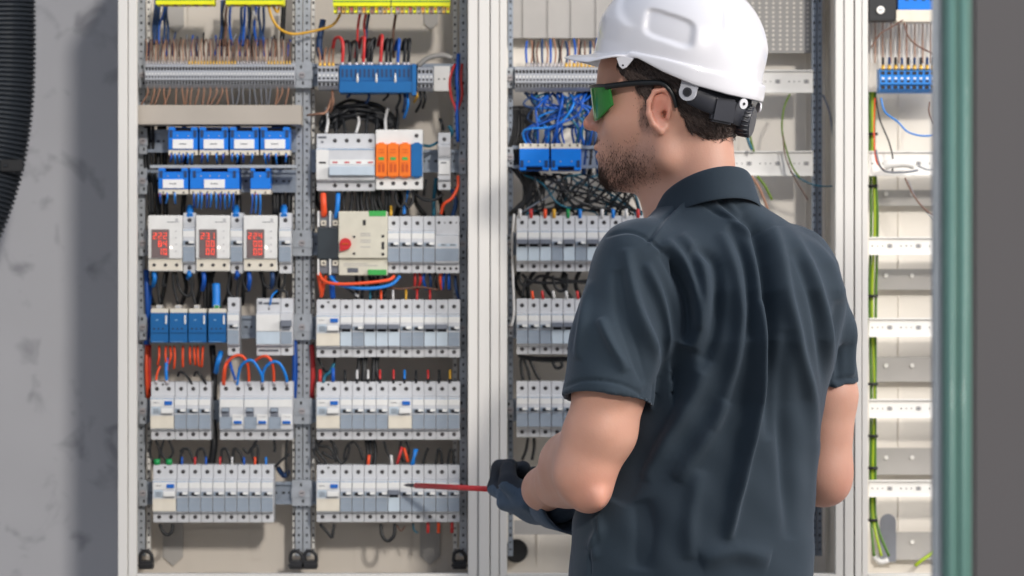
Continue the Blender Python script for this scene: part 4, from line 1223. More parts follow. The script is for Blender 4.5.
# ---------------------------------------------------------------- sculpting by distance fields
class Field:
    """a signed distance field sampled on a box grid, turned into a closed surface by surface nets"""

    def __init__(s, xs, ys, zs):
        s.x, s.y, s.z = [np.asarray(a, dtype=np.float32) for a in (xs, ys, zs)]
        s.F = np.full((len(s.x), len(s.y), len(s.z)), 9.0, dtype=np.float32)

    def sl(s, lo, hi, pad):
        r = []
        for a, l, h in zip((s.x, s.y, s.z), lo, hi):
            i0 = max(int(np.searchsorted(a, l - pad)) - 1, 0); i1 = min(int(np.searchsorted(a, h + pad)) + 1, len(a))
            r.append(slice(i0, max(i1, i0)))
        return tuple(r)

    def pts(s, sl):
        return s.x[sl[0]][:, None, None], s.y[sl[1]][None, :, None], s.z[sl[2]][None, None, :]

    def add(s, prim, k=0.01, sub=False, inter=False):
        fn, lo, hi = prim
        sl = s.sl(lo, hi, k + 0.02)
        a = s.F[sl]
        if a.size == 0:
            return
        d = fn(*s.pts(sl)).astype(np.float32)
        if sub:
            d = -d; h = np.maximum(k - np.abs(a - d), 0) / max(k, 1e-6)
            s.F[sl] = np.maximum(a, d) + h * h * k * .25
        else:
            h = np.maximum(k - np.abs(a - d), 0) / max(k, 1e-6)
            s.F[sl] = np.minimum(a, d) - h * h * k * .25

    def mesh(s):
        F = s.F; S = F < 0
        nx, ny, nz = F.shape
        c = np.zeros((nx - 1, ny - 1, nz - 1), dtype=np.uint8)
        for dx in (0, 1):
            for dy in (0, 1):
                for dz in (0, 1):
                    c += S[dx:nx - 1 + dx, dy:ny - 1 + dy, dz:nz - 1 + dz]
        act = np.argwhere((c > 0) & (c < 8)).astype(np.int32)
        i, j, k = act.T
        acc = np.zeros((len(act), 3)); cnt = np.zeros(len(act))
        corners = [(a, b, d) for a in (0, 1) for b in (0, 1) for d in (0, 1)]
        X, Y, Z = s.x, s.y, s.z
        for p in corners:
            for ax in range(3):
                if p[ax] == 1: continue
                q = list(p); q[ax] = 1
                fa = F[i + p[0], j + p[1], k + p[2]]; fb = F[i + q[0], j + q[1], k + q[2]]
                m = (fa < 0) != (fb < 0)
                t = np.where(m, fa / np.where(m, fa - fb, 1), 0)
                pa = np.stack([X[i + p[0]], Y[j + p[1]], Z[k + p[2]]], 1).astype(float)
                pb = np.stack([X[i + q[0]], Y[j + q[1]], Z[k + q[2]]], 1).astype(float)
                acc += (pa + (pb - pa) * t[:, None]) * m[:, None]; cnt += m
        V = acc / cnt[:, None]
        idx = np.full(c.shape, -1, dtype=np.int32); idx[i, j, k] = np.arange(len(act))
        Q = []
        def quads(ax):
            a = [slice(1, n - 1) for n in (nx, ny, nz)]
            a[ax] = slice(0, (nx, ny, nz)[ax] - 1)
            b = list(a); b[ax] = slice(1, (nx, ny, nz)[ax])
            A, B = S[tuple(a)], S[tuple(b)]
            e = np.argwhere(A != B)
            if not len(e): return
            inside = A[tuple(e.T)]
            off = [1, 1, 1]; off[ax] = 0
            e = e + np.array(off)
            u, v = [(1, 2), (2, 0), (0, 1)][ax]
            def I(du, dv):
                g = e.copy(); g[:, u] -= du; g[:, v] -= dv
                return idx[g[:, 0], g[:, 1], g[:, 2]]
            q = np.stack([I(1, 1), I(0, 1), I(0, 0), I(1, 0)], 1)
            q[~inside] = q[~inside][:, ::-1]
            Q.append(q)
        for ax in range(3): quads(ax)
        Q = np.concatenate(Q)
        Q = Q[(Q >= 0).all(1)]
        return V, Q


def smooth_mesh(V, Q, it=2, lam=.5):
    n = len(V)
    E = np.concatenate([Q[:, [0, 1]], Q[:, [1, 2]], Q[:, [2, 3]], Q[:, [3, 0]]])
    for _ in range(it):
        acc = np.zeros_like(V); cnt = np.zeros(n)
        for a, b in ((0, 1), (1, 0)):
            for ax in range(3):
                acc[:, ax] += np.bincount(E[:, a], V[E[:, b], ax], n)
            cnt += np.bincount(E[:, a], minlength=n)
        V = V * (1 - lam) + lam * acc / np.maximum(cnt, 1)[:, None]
    return V


def normals(V, Q):
    n = np.cross(V[Q[:, 2]] - V[Q[:, 0]], V[Q[:, 3]] - V[Q[:, 1]])
    N = np.zeros_like(V)
    for c in range(4):
        for ax in range(3):
            N[:, ax] += np.bincount(Q[:, c], n[:, ax], len(V))
    return N / np.maximum(np.linalg.norm(N, axis=1), 1e-12)[:, None]


def np_object(name, V, Q, mats, parent=None, midx=None, attrs=None, origin=None):
    me = bpy.data.meshes.new(name)
    V = np.asarray(V, dtype=np.float32)
    if origin is not None: V = V - np.array(origin, dtype=np.float32)
    Q = np.asarray(Q, dtype=np.int32)
    me.vertices.add(len(V)); me.vertices.foreach_set('co', V.ravel())
    k = Q.shape[1]
    me.loops.add(Q.size); me.loops.foreach_set('vertex_index', Q.ravel())
    me.polygons.add(len(Q)); me.polygons.foreach_set('loop_start', np.arange(0, Q.size, k, dtype=np.int32))
    me.polygons.foreach_set('loop_total', np.full(len(Q), k, dtype=np.int32))
    me.polygons.foreach_set('use_smooth', np.ones(len(Q), dtype=bool))
    for m in mats: me.materials.append(MATS[m])
    if midx is not None: me.polygons.foreach_set('material_index', midx.astype(np.int32))
    me.update(calc_edges=True); me.validate()
    for an, arr in (attrs or {}).items():
        at = me.attributes.new(an, 'FLOAT', 'POINT'); at.data.foreach_set('value', arr.astype(np.float32))
    o = bpy.data.objects.new(name, me); COL.objects.link(o)
    if parent is not None: o.parent = parent
    if origin is not None: o.location = origin if parent is None else (0, 0, 0)
    return o


A3 = lambda v: np.array([float(c) for c in v])


def rcone(a, b, r1, r2):
    a, b = A3(a), A3(b); ba = b - a; l2 = float(ba @ ba); rr = r1 - r2; a2 = l2 - rr * rr; il2 = 1 / l2
    R = max(r1, r2)
    def fn(x, y, z):
        px, py, pz = x - a[0], y - a[1], z - a[2]
        yy = px * ba[0] + py * ba[1] + pz * ba[2]
        zz = yy - l2
        qx, qy, qz = px * l2 - ba[0] * yy, py * l2 - ba[1] * yy, pz * l2 - ba[2] * yy
        x2 = qx * qx + qy * qy + qz * qz
        y2 = yy * yy * l2; z2 = zz * zz * l2
        k = np.sign(rr) * rr * rr * x2
        d = (np.sqrt(x2 * a2 * il2) + yy * rr) * il2 - r1
        d = np.where(np.sign(zz) * a2 * z2 > k, np.sqrt(x2 + z2) * il2 - r2, d)
        d = np.where(np.sign(yy) * a2 * y2 < k, np.sqrt(x2 + y2) * il2 - r1, d)
        return d
    return fn, np.minimum(a, b) - R, np.maximum(a, b) + R


def chain(F, pts, radii, k):
    for i in range(len(pts) - 1):
        F.add(rcone(pts[i], pts[i + 1], radii[i], radii[i + 1]), k)


def ell(c, rad, R=None):
    """R: rows are the ellipsoid's own axes"""
    c = A3(c); rad = A3(rad); R = np.eye(3) if R is None else np.array([A3(v) for v in R])
    m = float(max(rad))
    def fn(x, y, z):
        px, py, pz = x - c[0], y - c[1], z - c[2]
        q = [(px * R[i][0] + py * R[i][1] + pz * R[i][2]) for i in range(3)]
        k0 = np.sqrt(sum((q[i] / rad[i]) ** 2 for i in range(3))); k1 = np.sqrt(sum((q[i] / rad[i] ** 2) ** 2 for i in range(3)))
        return k0 * (k0 - 1) / np.maximum(k1, 1e-6)
    return fn, c - m, c + m


def rbox(c, h, r, R=None):
    c = A3(c); h = A3(h); R = np.eye(3) if R is None else np.array([A3(v) for v in R]); m = float(np.linalg.norm(h)) + r
    def fn(x, y, z):
        px, py, pz = x - c[0], y - c[1], z - c[2]
        q = [np.abs(px * R[i][0] + py * R[i][1] + pz * R[i][2]) - h[i] for i in range(3)]
        return np.sqrt(sum(np.maximum(v, 0) ** 2 for v in q)) + np.minimum(np.maximum(np.maximum(q[0], q[1]), q[2]), 0) - r
    return fn, c - m, c + m


# ---------------------------------------------------------------- the person
def skin_material():
    m = bpy.data.materials.new('skin'); m.use_nodes = True
    nt = m.node_tree; b = nt.nodes['Principled BSDF']; N = nt.nodes.new; L = nt.links.new
    b.inputs['Roughness'].default_value = 0.48
    b.inputs['Subsurface Weight'].default_value = 0.12
    b.inputs['Subsurface Radius'].default_value = (0.010, 0.004, 0.002); b.inputs['Subsurface Scale'].default_value = 1.0
    tc = N('ShaderNodeTexCoord')
    n1 = N('ShaderNodeTexNoise'); n1.inputs['Scale'].default_value = 28; n1.inputs['Detail'].default_value = 5
    L(tc.outputs['Object'], n1.inputs['Vector'])
    mx = N('ShaderNodeMix'); mx.data_type = 'RGBA'
    mx.inputs['A'].default_value = lin((218, 168, 146)); mx.inputs['B'].default_value = lin((200, 149, 129))
    L(n1.outputs['Fac'], mx.inputs['Factor'])
    # redder ears, nose, elbows
    ar = N('ShaderNodeAttribute'); ar.attribute_name = 'flush'
    m2 = N('ShaderNodeMix'); m2.data_type = 'RGBA'; m2.inputs['B'].default_value = lin((214, 128, 110))
    L(ar.outputs['Fac'], m2.inputs['Factor']); L(mx.outputs['Result'], m2.inputs['A'])
    # stubble: fine hairs that thicken with the 'beard' mask
    ab = N('ShaderNodeAttribute'); ab.attribute_name = 'beard'
    n2 = N('ShaderNodeTexNoise'); n2.inputs['Scale'].default_value = 420; n2.inputs['Detail'].default_value = 2
    L(tc.outputs['Object'], n2.inputs['Vector'])
    n3 = N('ShaderNodeTexNoise'); n3.inputs['Scale'].default_value = 60; n3.inputs['Detail'].default_value = 3
    L(tc.outputs['Object'], n3.inputs['Vector'])
    s1 = N('ShaderNodeMath'); s1.operation = 'ADD'; L(n2.outputs['Fac'], s1.inputs[0]); L(n3.outputs['Fac'], s1.inputs[1])
    s2 = N('ShaderNodeMath'); s2.operation = 'MULTIPLY'; L(s1.outputs[0], s2.inputs[0]); L(ab.outputs['Fac'], s2.inputs[1])
    mr = N('ShaderNodeMapRange'); mr.inputs['From Min'].default_value = .25; mr.inputs['From Max'].default_value = .95
    L(s2.outputs[0], mr.inputs['Value'])
    m3 = N('ShaderNodeMix'); m3.data_type = 'RGBA'; m3.inputs['B'].default_value = lin((96, 70, 60))
    L(mr.outputs['Result'], m3.inputs['Factor']); L(m2.outputs['Result'], m3.inputs['A'])
    L(m3.outputs['Result'], b.inputs['Base Color'])
    bp = N('ShaderNodeBump'); bp.inputs['Strength'].default_value = .25; bp.inputs['Distance'].default_value = .0008
    L(n2.outputs['Fac'], bp.inputs['Height']); L(bp.outputs['Normal'], b.inputs['Normal'])
    MATS['skin'] = m


skin_material()
mat('hair', (66, 54, 50), 0.55, var=.25, scale=300, bump=.6, bscale=500)
mat('beard_hair', (82, 64, 56), 0.6, var=.25, scale=300)
mat('hair_light', (112, 98, 92), 0.5, var=.25, scale=300)  # paler strands that paint the glossy streaks into the hair colour
mat('shirt', (35, 50, 62), 0.85, var=.07, scale=500, bump=.35, bscale=1400)
mat('trouser', (38, 44, 56), 0.85, var=.08, scale=300, bump=.3, bscale=900)
mat('shoe', (40, 36, 34), 0.5)
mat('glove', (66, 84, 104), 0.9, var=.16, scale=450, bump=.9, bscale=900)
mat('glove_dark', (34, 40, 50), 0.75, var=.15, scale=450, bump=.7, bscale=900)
mat('helmet', (216, 216, 222), 0.3, var=.008, scale=20, coat=.4)
mat('helmet_grey', (190, 192, 200), 0.4)
mat('strap', (52, 54, 62), 0.4)
mat('eyeball', (235, 230, 225), 0.2)
mat('temple', (22, 26, 30), 0.35)
mat('lips', (190, 120, 108), .45)
for n_ in ('shirt', 'glove', 'trouser'):
    b_ = MATS[n_].node_tree.nodes['Principled BSDF']; b_.inputs['Sheen Weight'].default_value = .28; b_.inputs['Sheen Roughness'].default_value = .4; b_.inputs['Sheen Tint'].default_value = (.75, .85, 1, 1)
ml = bpy.data.materials.new('green_lens'); ml.use_nodes = True
b_ = ml.node_tree.nodes['Principled BSDF']
b_.inputs['Base Color'].default_value = lin((70, 165, 80)); b_.inputs['Roughness'].default_value = .08
b_.inputs['Transmission Weight'].default_value = .45; b_.inputs['IOR'].default_value = 1.3
MATS['green_lens'] = ml

TURN = math.radians(16)
HF = Vector((-math.cos(TURN), math.sin(TURN), -.03)).normalized()
HU = Vector((0, 0, 1)); HL = HU.cross(HF).normalized(); HU = HF.cross(HL).normalized()
HC = W(671, 110, -.47)
def H(f, l, u): return HC + HF * f + HL * l + HU * u
HR = [HF, HL, HU]

TY = -.48
BL = Vector((-.866, -.5, 0)); BF = Vector((-.5, .866, 0))      # body left, body forward
SHL, SHR = W(630, 272, -.585), W(804, 280, -.388)
ELL_, ELR = W(584, 474, -.605), W(821, 474, -.385)
WRL, WRR = W(544, 489, -.352), W(796, 470, -.17)
HIP = W(697, 640, TY)

body = Field(np.arange(-.02, .52, .0024), np.arange(-.68, -.06, .0024), np.concatenate([np.arange(.86, 1.46, .003), np.arange(1.46, 1.80, .0019)]))
B = body.add
# head
B(ell(H(.000, 0, .045), (.097, .074, .086), HR), .01)
B(ell(H(-.026, 0, .030), (.070, .072, .075), HR), .015)
B(ell(H(.040, 0, -.025), (.054, .060, .072), HR), .03)
B(ell(H(.062, 0, .045), (.034, .052, .040), HR), .015)          # forehead
for s in (1, -1):
    B(ell(H(.052, s * .036, -.016), (.032, .023, .028), HR), .015)      # cheek
    B(rcone(H(.068, s * .012, -.084), H(.004, s * .050, -.062), .020, .020), .02)   # jaw
    B(rcone(H(.004, s * .050, -.062), H(-.004, s * .060, -.005), .020, .018), .02)
    B(rcone(H(.088, s * .010, .034), H(.072, s * .038, .034), .0085, .008), .012)    # brow
    B(ell(H(.098, s * .031, .014), (.017, .016, .012), HR), .012, sub=True)
B(ell(H(.074, 0, -.050), (.031, .030, .036), HR), .02)         # mouth mound
B(ell(H(.076, 0, -.084), (.024, .024, .020), HR), .016)        # chin
B(rcone(H(.092, 0, .026), H(.110, 0, -.010), .0075, .0095), .010)   # nose bridge
B(ell(H(.1125, 0, -.014), (.0115, .0105, .0095), HR), .006)
for s in (1, -1):
    B(ell(H(.1015, s * .0115, -.0185), (.0105, .0068, .0072), HR), .006)
    B(ell(H(.1045, s * .0065, -.0262), (.005, .0032, .0035), HR), .003, sub=True)
B(ell(H(.1020, 0, -.0475), (.0065, .020, .0052), HR), .004)    # upper lip
B(ell(H(.0990, 0, -.0590), (.0070, .018, .0060), HR), .004)    # lower lip
B(rbox(H(.112, 0, -.0532), (.010, .022, .0003), .0006, HR), .004, sub=True)
# ears
for s in (1, -1):
    er = Matrix.Rotation(math.radians(-4), 3, HL)
    ef, eu = er @ HF, er @ HU
    el = (HL * s + HF * -.22).normalized(); ef = eu.cross(el).normalized() * (1 if s > 0 else -1)
    def E(a, b, c): return H(-.002, s * .0740, -.006) + ef * a + el * b + eu * c
    ER = [ef, el, eu]
    rim = [E(.012, .004, .004), E(.015, .006, .020), E(.006, .009, .029), (E(-.008, .011, .026)), E(-.015, .012, .012), E(-.0145, .011, -.004), E(-.008, .009, -.018), E(.002, .006, -.027), E(.008, .003, -.021)]
    B(ell(E(-.001, .003, .002), (.0140, .0045, .028), ER), .006)
    for i in range(len(rim) - 1):
        r_ = .0036 if i < 5 else .0048
        B(rcone(rim[i], rim[i + 1], r_, r_), .003)
    B(ell(E(.001, .012, .001), (.0085, .0080, .0150), ER), .004, sub=True)
    B(ell(E(.006, .004, -.004), (.0045, .0120, .0055), ER), .003, sub=True)
    B(rcone(E(.011, .007, -.008), E(.012, .007, .000), .0034, .003), .003)
# neck and throat
NB = W(695, 214, TY)
B(rcone(H(-.018, 0, -.030), NB, .052, .053), .02)
B(rcone(H(.030, 0, -.085), W(676, 222, TY), .020, .040), .03)
B(rcone(H(-.048, 0, -.020), W(702, 215, TY), .034, .048), .02)
# trunk under the shirt
B(ell(W(735, 300, TY), (.120, .060, .12), [BL, BF, Vector((0, 0, 1))]), .04)
B(rcone(W(725, 300, TY), W(695, 560, TY), .080, .085), .04)
B(rcone(W(695, 540, TY), HIP, .085, .09), .04)
B(rcone(W(702, 245, TY), SHL, .036, .034), .02); B(rcone(W(712, 245, TY), SHR, .036, .034), .02)
# left arm
FLM = W(575, 466, -.500)
chain(body, [SHL, W(613, 350, -.598), W(609.5, 390, -.610), W(602, 430, -.612), ELL_], [.036, .0400, .0470, .0450, .0365], .012)
B(rcone(ELL_, FLM, .0370, .0420), .02)
B(rcone(W(592, 440, -.595), FLM, .036, .0400), .025)
B(rcone(FLM, WRL, .0420, .0275), .02)
B(rcone(W(588, 490, -.600), W(556, 489, -.450), .024, .024), .02)
B(ell(W(590, 496, -.612), (.018, .018, .018)), .02)
B(ell(W(597, 498, -.632), (.011, .012, .013)), .014)            # elbow point
# right arm
chain(body, [SHR, W(823, 395, -.385), ELR], [.038, .0465, .0400], .012)
B(rcone(ELR, WRR, .040, .027), .02)
B(ell(W(827, 488, -.39), (.021, .018, .017)), .02)
# hands inside the gloves, closed fists
HAL, HAR = W(512, 490, -.225), W(782, 466, -.09)
B(rcone(WRL, W(534, 493, -.300), .026, .018), .02); B(rcone(WRR, HAR, .025, .018), .02)
V, Q = body.mesh(); V = smooth_mesh(V, Q, 3)
body_n = normals(V, Q)


def head_local(P):
    d = P - A3(HC)
    return d @ A3(HF), d @ A3(HL), d @ A3(HU)


f, l, u = head_local(V)
sm = lambda x, a, b: np.clip((x - a) / (b - a), 0, 1) ** 2 * (3 - 2 * np.clip((x - a) / (b - a), 0, 1))
al = np.abs(l)
# beard mask: sideburn, jaw, chin, moustache
jaw = sm(f, -.012, .012) * (1 - sm(u, -.035 + 0, .005)) * sm(u, -.125, -.098)
chin = np.exp(-(((f - .088) / .030) ** 2 + ((u + .088) / .024) ** 2 + (l / .040) ** 2))
mous = np.exp(-(((f - .100) / .016) ** 2 + ((u + .038) / .0075) ** 2 + (l / .028) ** 2))
cheekless = 1 - np.exp(-(((f - .070) / .028) ** 2 + ((u + .012) / .026) ** 2))
side = np.exp(-(((f - .018) / .016) ** 2)) * sm(u, -.05, -.02) * (1 - sm(u, .03, .06)) * .6
neckfade = 1 - .75 * sm(-u, .085, .12) * (1 - sm(f, .03, .075))
lipmask = np.exp(-(((u + .053) / .0095) ** 2 + (l / .020) ** 2)) * sm(f, .088, .097)
beard = np.clip(np.maximum(np.maximum(jaw * cheekless * (.27 + .42 * sm(-u, .03, .08)) * (.50 + .50 * sm(f, -.005, .055)) * neckfade, chin * 1.4), np.maximum(mous * 1.1, side)), 0, 1.2) * (1 - lipmask)
beard *= (f > -.02) & (u < .07) & (u > -.13) & (al < .085)
ear = np.exp(-(((f + .006) / .018) ** 2 + ((al - .084) / .010) ** 2 + ((u) / .03) ** 2))
nose = np.exp(-(((f - .115) / .014) ** 2 + ((u + .016) / .014) ** 2))
elb = np.exp(-((np.linalg.norm(V - A3(W(597, 492, -.63)), axis=1) / .038) ** 2)) + np.exp(-((np.linalg.norm(V - A3(W(840, 490, -.40)), axis=1) / .032) ** 2))
flush = np.clip(ear * .75 + nose * .6 + elb * .28 + lipmask * .25, 0, 1)
person = np_object('person', V, Q, ['skin'], attrs={'beard': beard, 'flush': flush}, origin=HIP - Vector((0, 0, HIP.z)))
tag(person, 'bearded person seen from behind, dark polo shirt, gloved hand holding a red screwdriver', 'person')
PO = HIP - Vector((0, 0, HIP.z))
bodyV, bodyQ, bodyN, bodyBeard = V, Q, body_n, beard


# hair: a shaped cap plus many short strands
def strands(name, P, N, dirs, length, rad, matn, parent):
    n = len(P)
    T = dirs / np.linalg.norm(dirs, axis=1)[:, None]
    S1 = np.cross(T, N); S1 /= np.maximum(np.linalg.norm(S1, axis=1), 1e-6)[:, None]
    S2 = np.cross(T, S1)
    VV = []
    for ring, (t, r) in enumerate(((0, 1.0), (.55, .8))):
        base = P + T * (length * t)[:, None] + N * (length * (.10 * t))[:, None]
        for a in (0, 2.094, 4.189):
            VV.append(base + (S1 * math.cos(a) + S2 * math.sin(a)) * (rad * r))
    VV.append(P + T * length[:, None] - N * (length * .12)[:, None])
    VV = np.stack(VV, 1).reshape(-1, 3)
    b = np.arange(n) * 7
    F_ = []
    for k in range(3):
        j = (k + 1) % 3
        F_.append(np.stack([b + k, b + j, b + 3 + j], 1)); F_.append(np.stack([b + k, b + 3 + j, b + 3 + k], 1)); F_.append(np.stack([b + 3 + k, b + 3 + j, b + 6], 1))
    return VV, np.concatenate(F_)


rg = np.random.default_rng(5)
hair = Field(np.arange(.10, .36, .0022), np.arange(-.60, -.34, .0022), np.arange(1.50, 1.80, .0022))
def hair_prim(c, rad): return ell(c, rad, HR)
hair.add(hair_prim(H(.000, 0, .045), (.101, .0785, .090)), .01)
hair.add(hair_prim(H(-.026, 0, .030), (.0745, .0765, .081)), .015)
hair.add(hair_prim(H(-.050, 0, -.010), (.043, .057, .048)), .02)
X, Y, Z = hair.pts((slice(None),) * 3)
fx = (X - HC.x) * HF.x + (Y - HC.y) * HF.y + (Z - HC.z) * HF.z
lx = (X - HC.x) * HL.x + (Y - HC.y) * HL.y + (Z - HC.z) * HL.z
ux = (X - HC.x) * HU.x + (Y - HC.y) * HU.y + (Z - HC.z) * HU.z
wob = .003 * np.sin(fx * 300 + ux * 90) + .002 * np.sin(ux * 410 + 2)
# hairline: front at the temple, down before the ear, over it, and to the nape
front = fx - (.060 - .35 * np.clip(.06 - ux, 0, .04) * 2 + wob)                 # remove in front
line = np.interp(np.broadcast_to(fx, fx.shape).ravel(), [-.12, -.09, -.060, -.036, -.026, -.016, .004, .010, .016, .030, .05, .08], [-.056, -.056, -.050, -.031, -.003, .030, .034, .008, .004, .026, .045, .050]).reshape(fx.shape)
low = (line + wob) - ux
hair.F = np.maximum(hair.F, np.maximum(front, low) * .8).astype(np.float32)
V, Q = hair.mesh(); V = smooth_mesh(V, Q, 2)
hn = normals(V, Q)
rough = (rg.random(len(V)) - .3) * .0012
np_object('hair', V + hn * rough[:, None], Q, ['hair'], person, origin=PO)
hf, hl, hu = head_local(V)
pick = rg.choice(np.where((np.abs(hl) > .02) & (hu < .07))[0], 7000)
P, N = V[pick], hn[pick]
down = -A3(HU) * .75 - A3(HF) * .65
dirs = down + rg.normal(0, .28, (len(P), 3)); dirs -= N * np.sum(dirs * N, 1)[:, None] * .85
hv, hq = strands('hair', P, N, dirs, rg.uniform(.006, .013, len(P)), .00040, 'hair', person)
np_object('hair_strands', hv, hq, ['hair', 'hair_light'], person, midx=((hq[:, 0] // 7) % 5 < 2).astype(int), origin=PO)
# beard strands
cand = np.where(bodyBeard > .12)[0]
pick = rg.choice(cand, 17000); keep = rg.random(len(pick)) < (bodyBeard[pick] ** 3.0); pick = pick[keep]
P, N = bodyV[pick], bodyN[pick]
dirs = -A3(HU) * .9 + A3(HF) * .15 + rg.normal(0, .35, (len(P), 3)); dirs -= N * np.sum(dirs * N, 1)[:, None] * .7
ln = .003 + .009 * np.clip(bodyBeard[pick] - .30, 0, 1) * rg.random(len(P)) * 1.3
hv, hq = strands('beard', P, N, dirs, ln, .00024, 'beard_hair', person)
np_object('beard', hv, hq, ['beard_hair'], person, origin=PO)
for s in (1, -1):
    o = MB(); c = H(.078, s * .031, .014)
    e = bpy.data.meshes.new('eye'); bm = bmesh.new(); bmesh.ops.create_uvsphere(bm, u_segments=20, v_segments=14, radius=.0118)
    bm.to_mesh(e); bm.free(); e.materials.append(MATS['eyeball']); eo = bpy.data.objects.new('eye', e); COL.objects.link(eo)
    eo.parent = person; eo.location = c - PO
    for p_ in e.polygons: p_.use_smooth = True
    MB().cyl(HF * .0108, HF, .0055, .0016, 'black_plastic', 16, .003).build('iris', eo)

# ---------------------------------------------------------------- polo shirt
shirt = Field(np.arange(.03, .52, .0026), np.arange(-.70, -.26, .0026), np.arange(.84, 1.545, .0028))
# trunk: stacked turned ellipses  (px centre, half across, half deep) at picture heights
prof = [(640, 695, .172, .125), (576, 692, .181, .126), (520, 694, .178, .120), (460, 703, .170, .114), (400, 713, .168, .112), (340, 724, .174, .122), (290, 731, .172, .114), (262, 732, .158, .100), (242, 728, .130, .088), (224, 720, .098, .076), (210, 712, .080, .068), (198, 706, .068, .060)]
pz = np.array([W(0, p[0], TY).z for p in prof][::1])
pcx = np.array([W(p[1], 0, TY).x for p in prof]); pa = np.array([p[2] for p in prof]); pb = np.array([p[3] for p in prof])
order = np.argsort(pz)


def trunk(x, y, z):
    zz = np.clip(z, pz.min(), pz.max())
    cx = np.interp(zz.ravel(), pz[order], pcx[order]).reshape(zz.shape); a = np.interp(zz.ravel(), pz[order], pa[order]).reshape(zz.shape); b = np.interp(zz.ravel(), pz[order], pb[order]).reshape(zz.shape)
    dx, dy = x - cx, y - TY
    ll = dx * BL.x + dy * BL.y; ff = dx * BF.x + dy * BF.y
    # hunched upper back leans a little forward
    k0 = np.sqrt((ll / a) ** 2 + (ff / b) ** 2); k1 = np.sqrt((ll / a ** 2) ** 2 + (ff / b ** 2) ** 2)
    d = k0 * (k0 - 1) / np.maximum(k1, 1e-4)
    return np.maximum(d, np.maximum(z - pz.max(), pz.min() + .005 - z))


shirt.F[:] = trunk(*shirt.pts((slice(None),) * 3)).astype(np.float32)
S = shirt.add
S(rcone(W(700, 242, TY), W(644, 258, -.565), .050, .050), .03)
S(rcone(W(722, 242, TY), W(788, 260, -.40), .050, .050), .03)
SLH, SRH = W(608, 402, -.618), W(821, 386, -.385)
# shoulder blades
S(ell(W(688, 292, -.575), (.050, .030, .070), [BL, BF, Vector((0, 0, 1))]), .03)
S(ell(W(786, 292, -.475), (.045, .028, .065), [BL, BF, Vector((0, 0, 1))]), .03)
# open the sleeves at the hem
X, Y, Z = shirt.pts((slice(None),) * 3)
def sleeve(top, mid, hem, r0, r1, r2, rin):
    """one sleeve: tapered tube, cut square at the hem and hollow inside"""
    T_ = Field(shirt.x, shirt.y, shirt.z)
    d_ = (hem - mid).normalized()
    T_.add(rcone(top, mid, r0, r1), .01); T_.add(rcone(mid, hem + d_ * .03, r1, r2), .01)
    h = A3(hem); ax = A3(d_)
    t = (X - h[0]) * ax[0] + (Y - h[1]) * ax[1] + (Z - h[2]) * ax[2]
    rx, ry, rz = (X - h[0]) - t * ax[0], (Y - h[1]) - t * ax[1], (Z - h[2]) - t * ax[2]
    rad = np.sqrt(rx * rx + ry * ry + rz * rz)
    G = np.maximum(T_.F, t)
    G = np.maximum(G, -np.maximum(rad - rin, -(t + .055)))
    k = .022; F = shirt.F
    hh = np.maximum(k - np.abs(F - G), 0) / k * np.clip(-(t + .03) / .03, 0, 1)
    shirt.F = (np.minimum(F, G) - hh * hh * k * .25).astype(np.float32)


sleeve(W(634, 266, -.578), W(616, 340, -.600), SLH, .0560, .0600, .0610, .0540)
sleeve(W(800, 274, -.392), W(816, 335, -.388), SRH, .0510, .0520, .0525, .0485)
V, Q = shirt.mesh(); V = smooth_mesh(V, Q, 3, .5)
N = normals(V, Q)
# folds: (height, width px, points in the picture) on the side that faces the viewer
kk = (D + V[:, 1]) * U / D
PXv = 512 + V[:, 0] / kk; PYv = 288 - (V[:, 2] - ZC) / kk
facing = np.clip(-N[:, 1] * 1.6, 0, 1)


def fold(h, w, pts, taper=True):
    """raise (or sink) cloth along a line; several lines make the drape of the shirt"""
    global disp
    P = np.array([(p.x, p.z) for p in spline([(a, 0, b) for a, b in pts], 5)])
    best = np.full(len(V), 1e9); tt = np.zeros(len(V)); m = len(P) - 1
    sel = (PXv > P[:, 0].min() - 4 * w) & (PXv < P[:, 0].max() + 4 * w) & (PYv > P[:, 1].min() - 4 * w) & (PYv < P[:, 1].max() + 4 * w)
    ii = np.where(sel)[0]
    if not len(ii): return
    bx = best[ii]; tx = tt[ii]
    for k in range(m):
        a, b = P[k], P[k + 1]; ab = b - a
        t = np.clip(((PXv[ii] - a[0]) * ab[0] + (PYv[ii] - a[1]) * ab[1]) / (ab @ ab), 0, 1)
        d = np.hypot(PXv[ii] - a[0] - ab[0] * t, PYv[ii] - a[1] - ab[1] * t)
        c = d < bx
        bx = np.where(c, d, bx); tx = np.where(c, (k + t) / m, tx)
    amp = np.sin(np.clip(tx, 0, 1) * math.pi) ** .6 if taper else 1
    disp[ii] += 2.0 * h * np.exp(-(bx / w) ** 2) * amp * facing[ii]


disp = np.zeros(len(V))
R_ = .0055
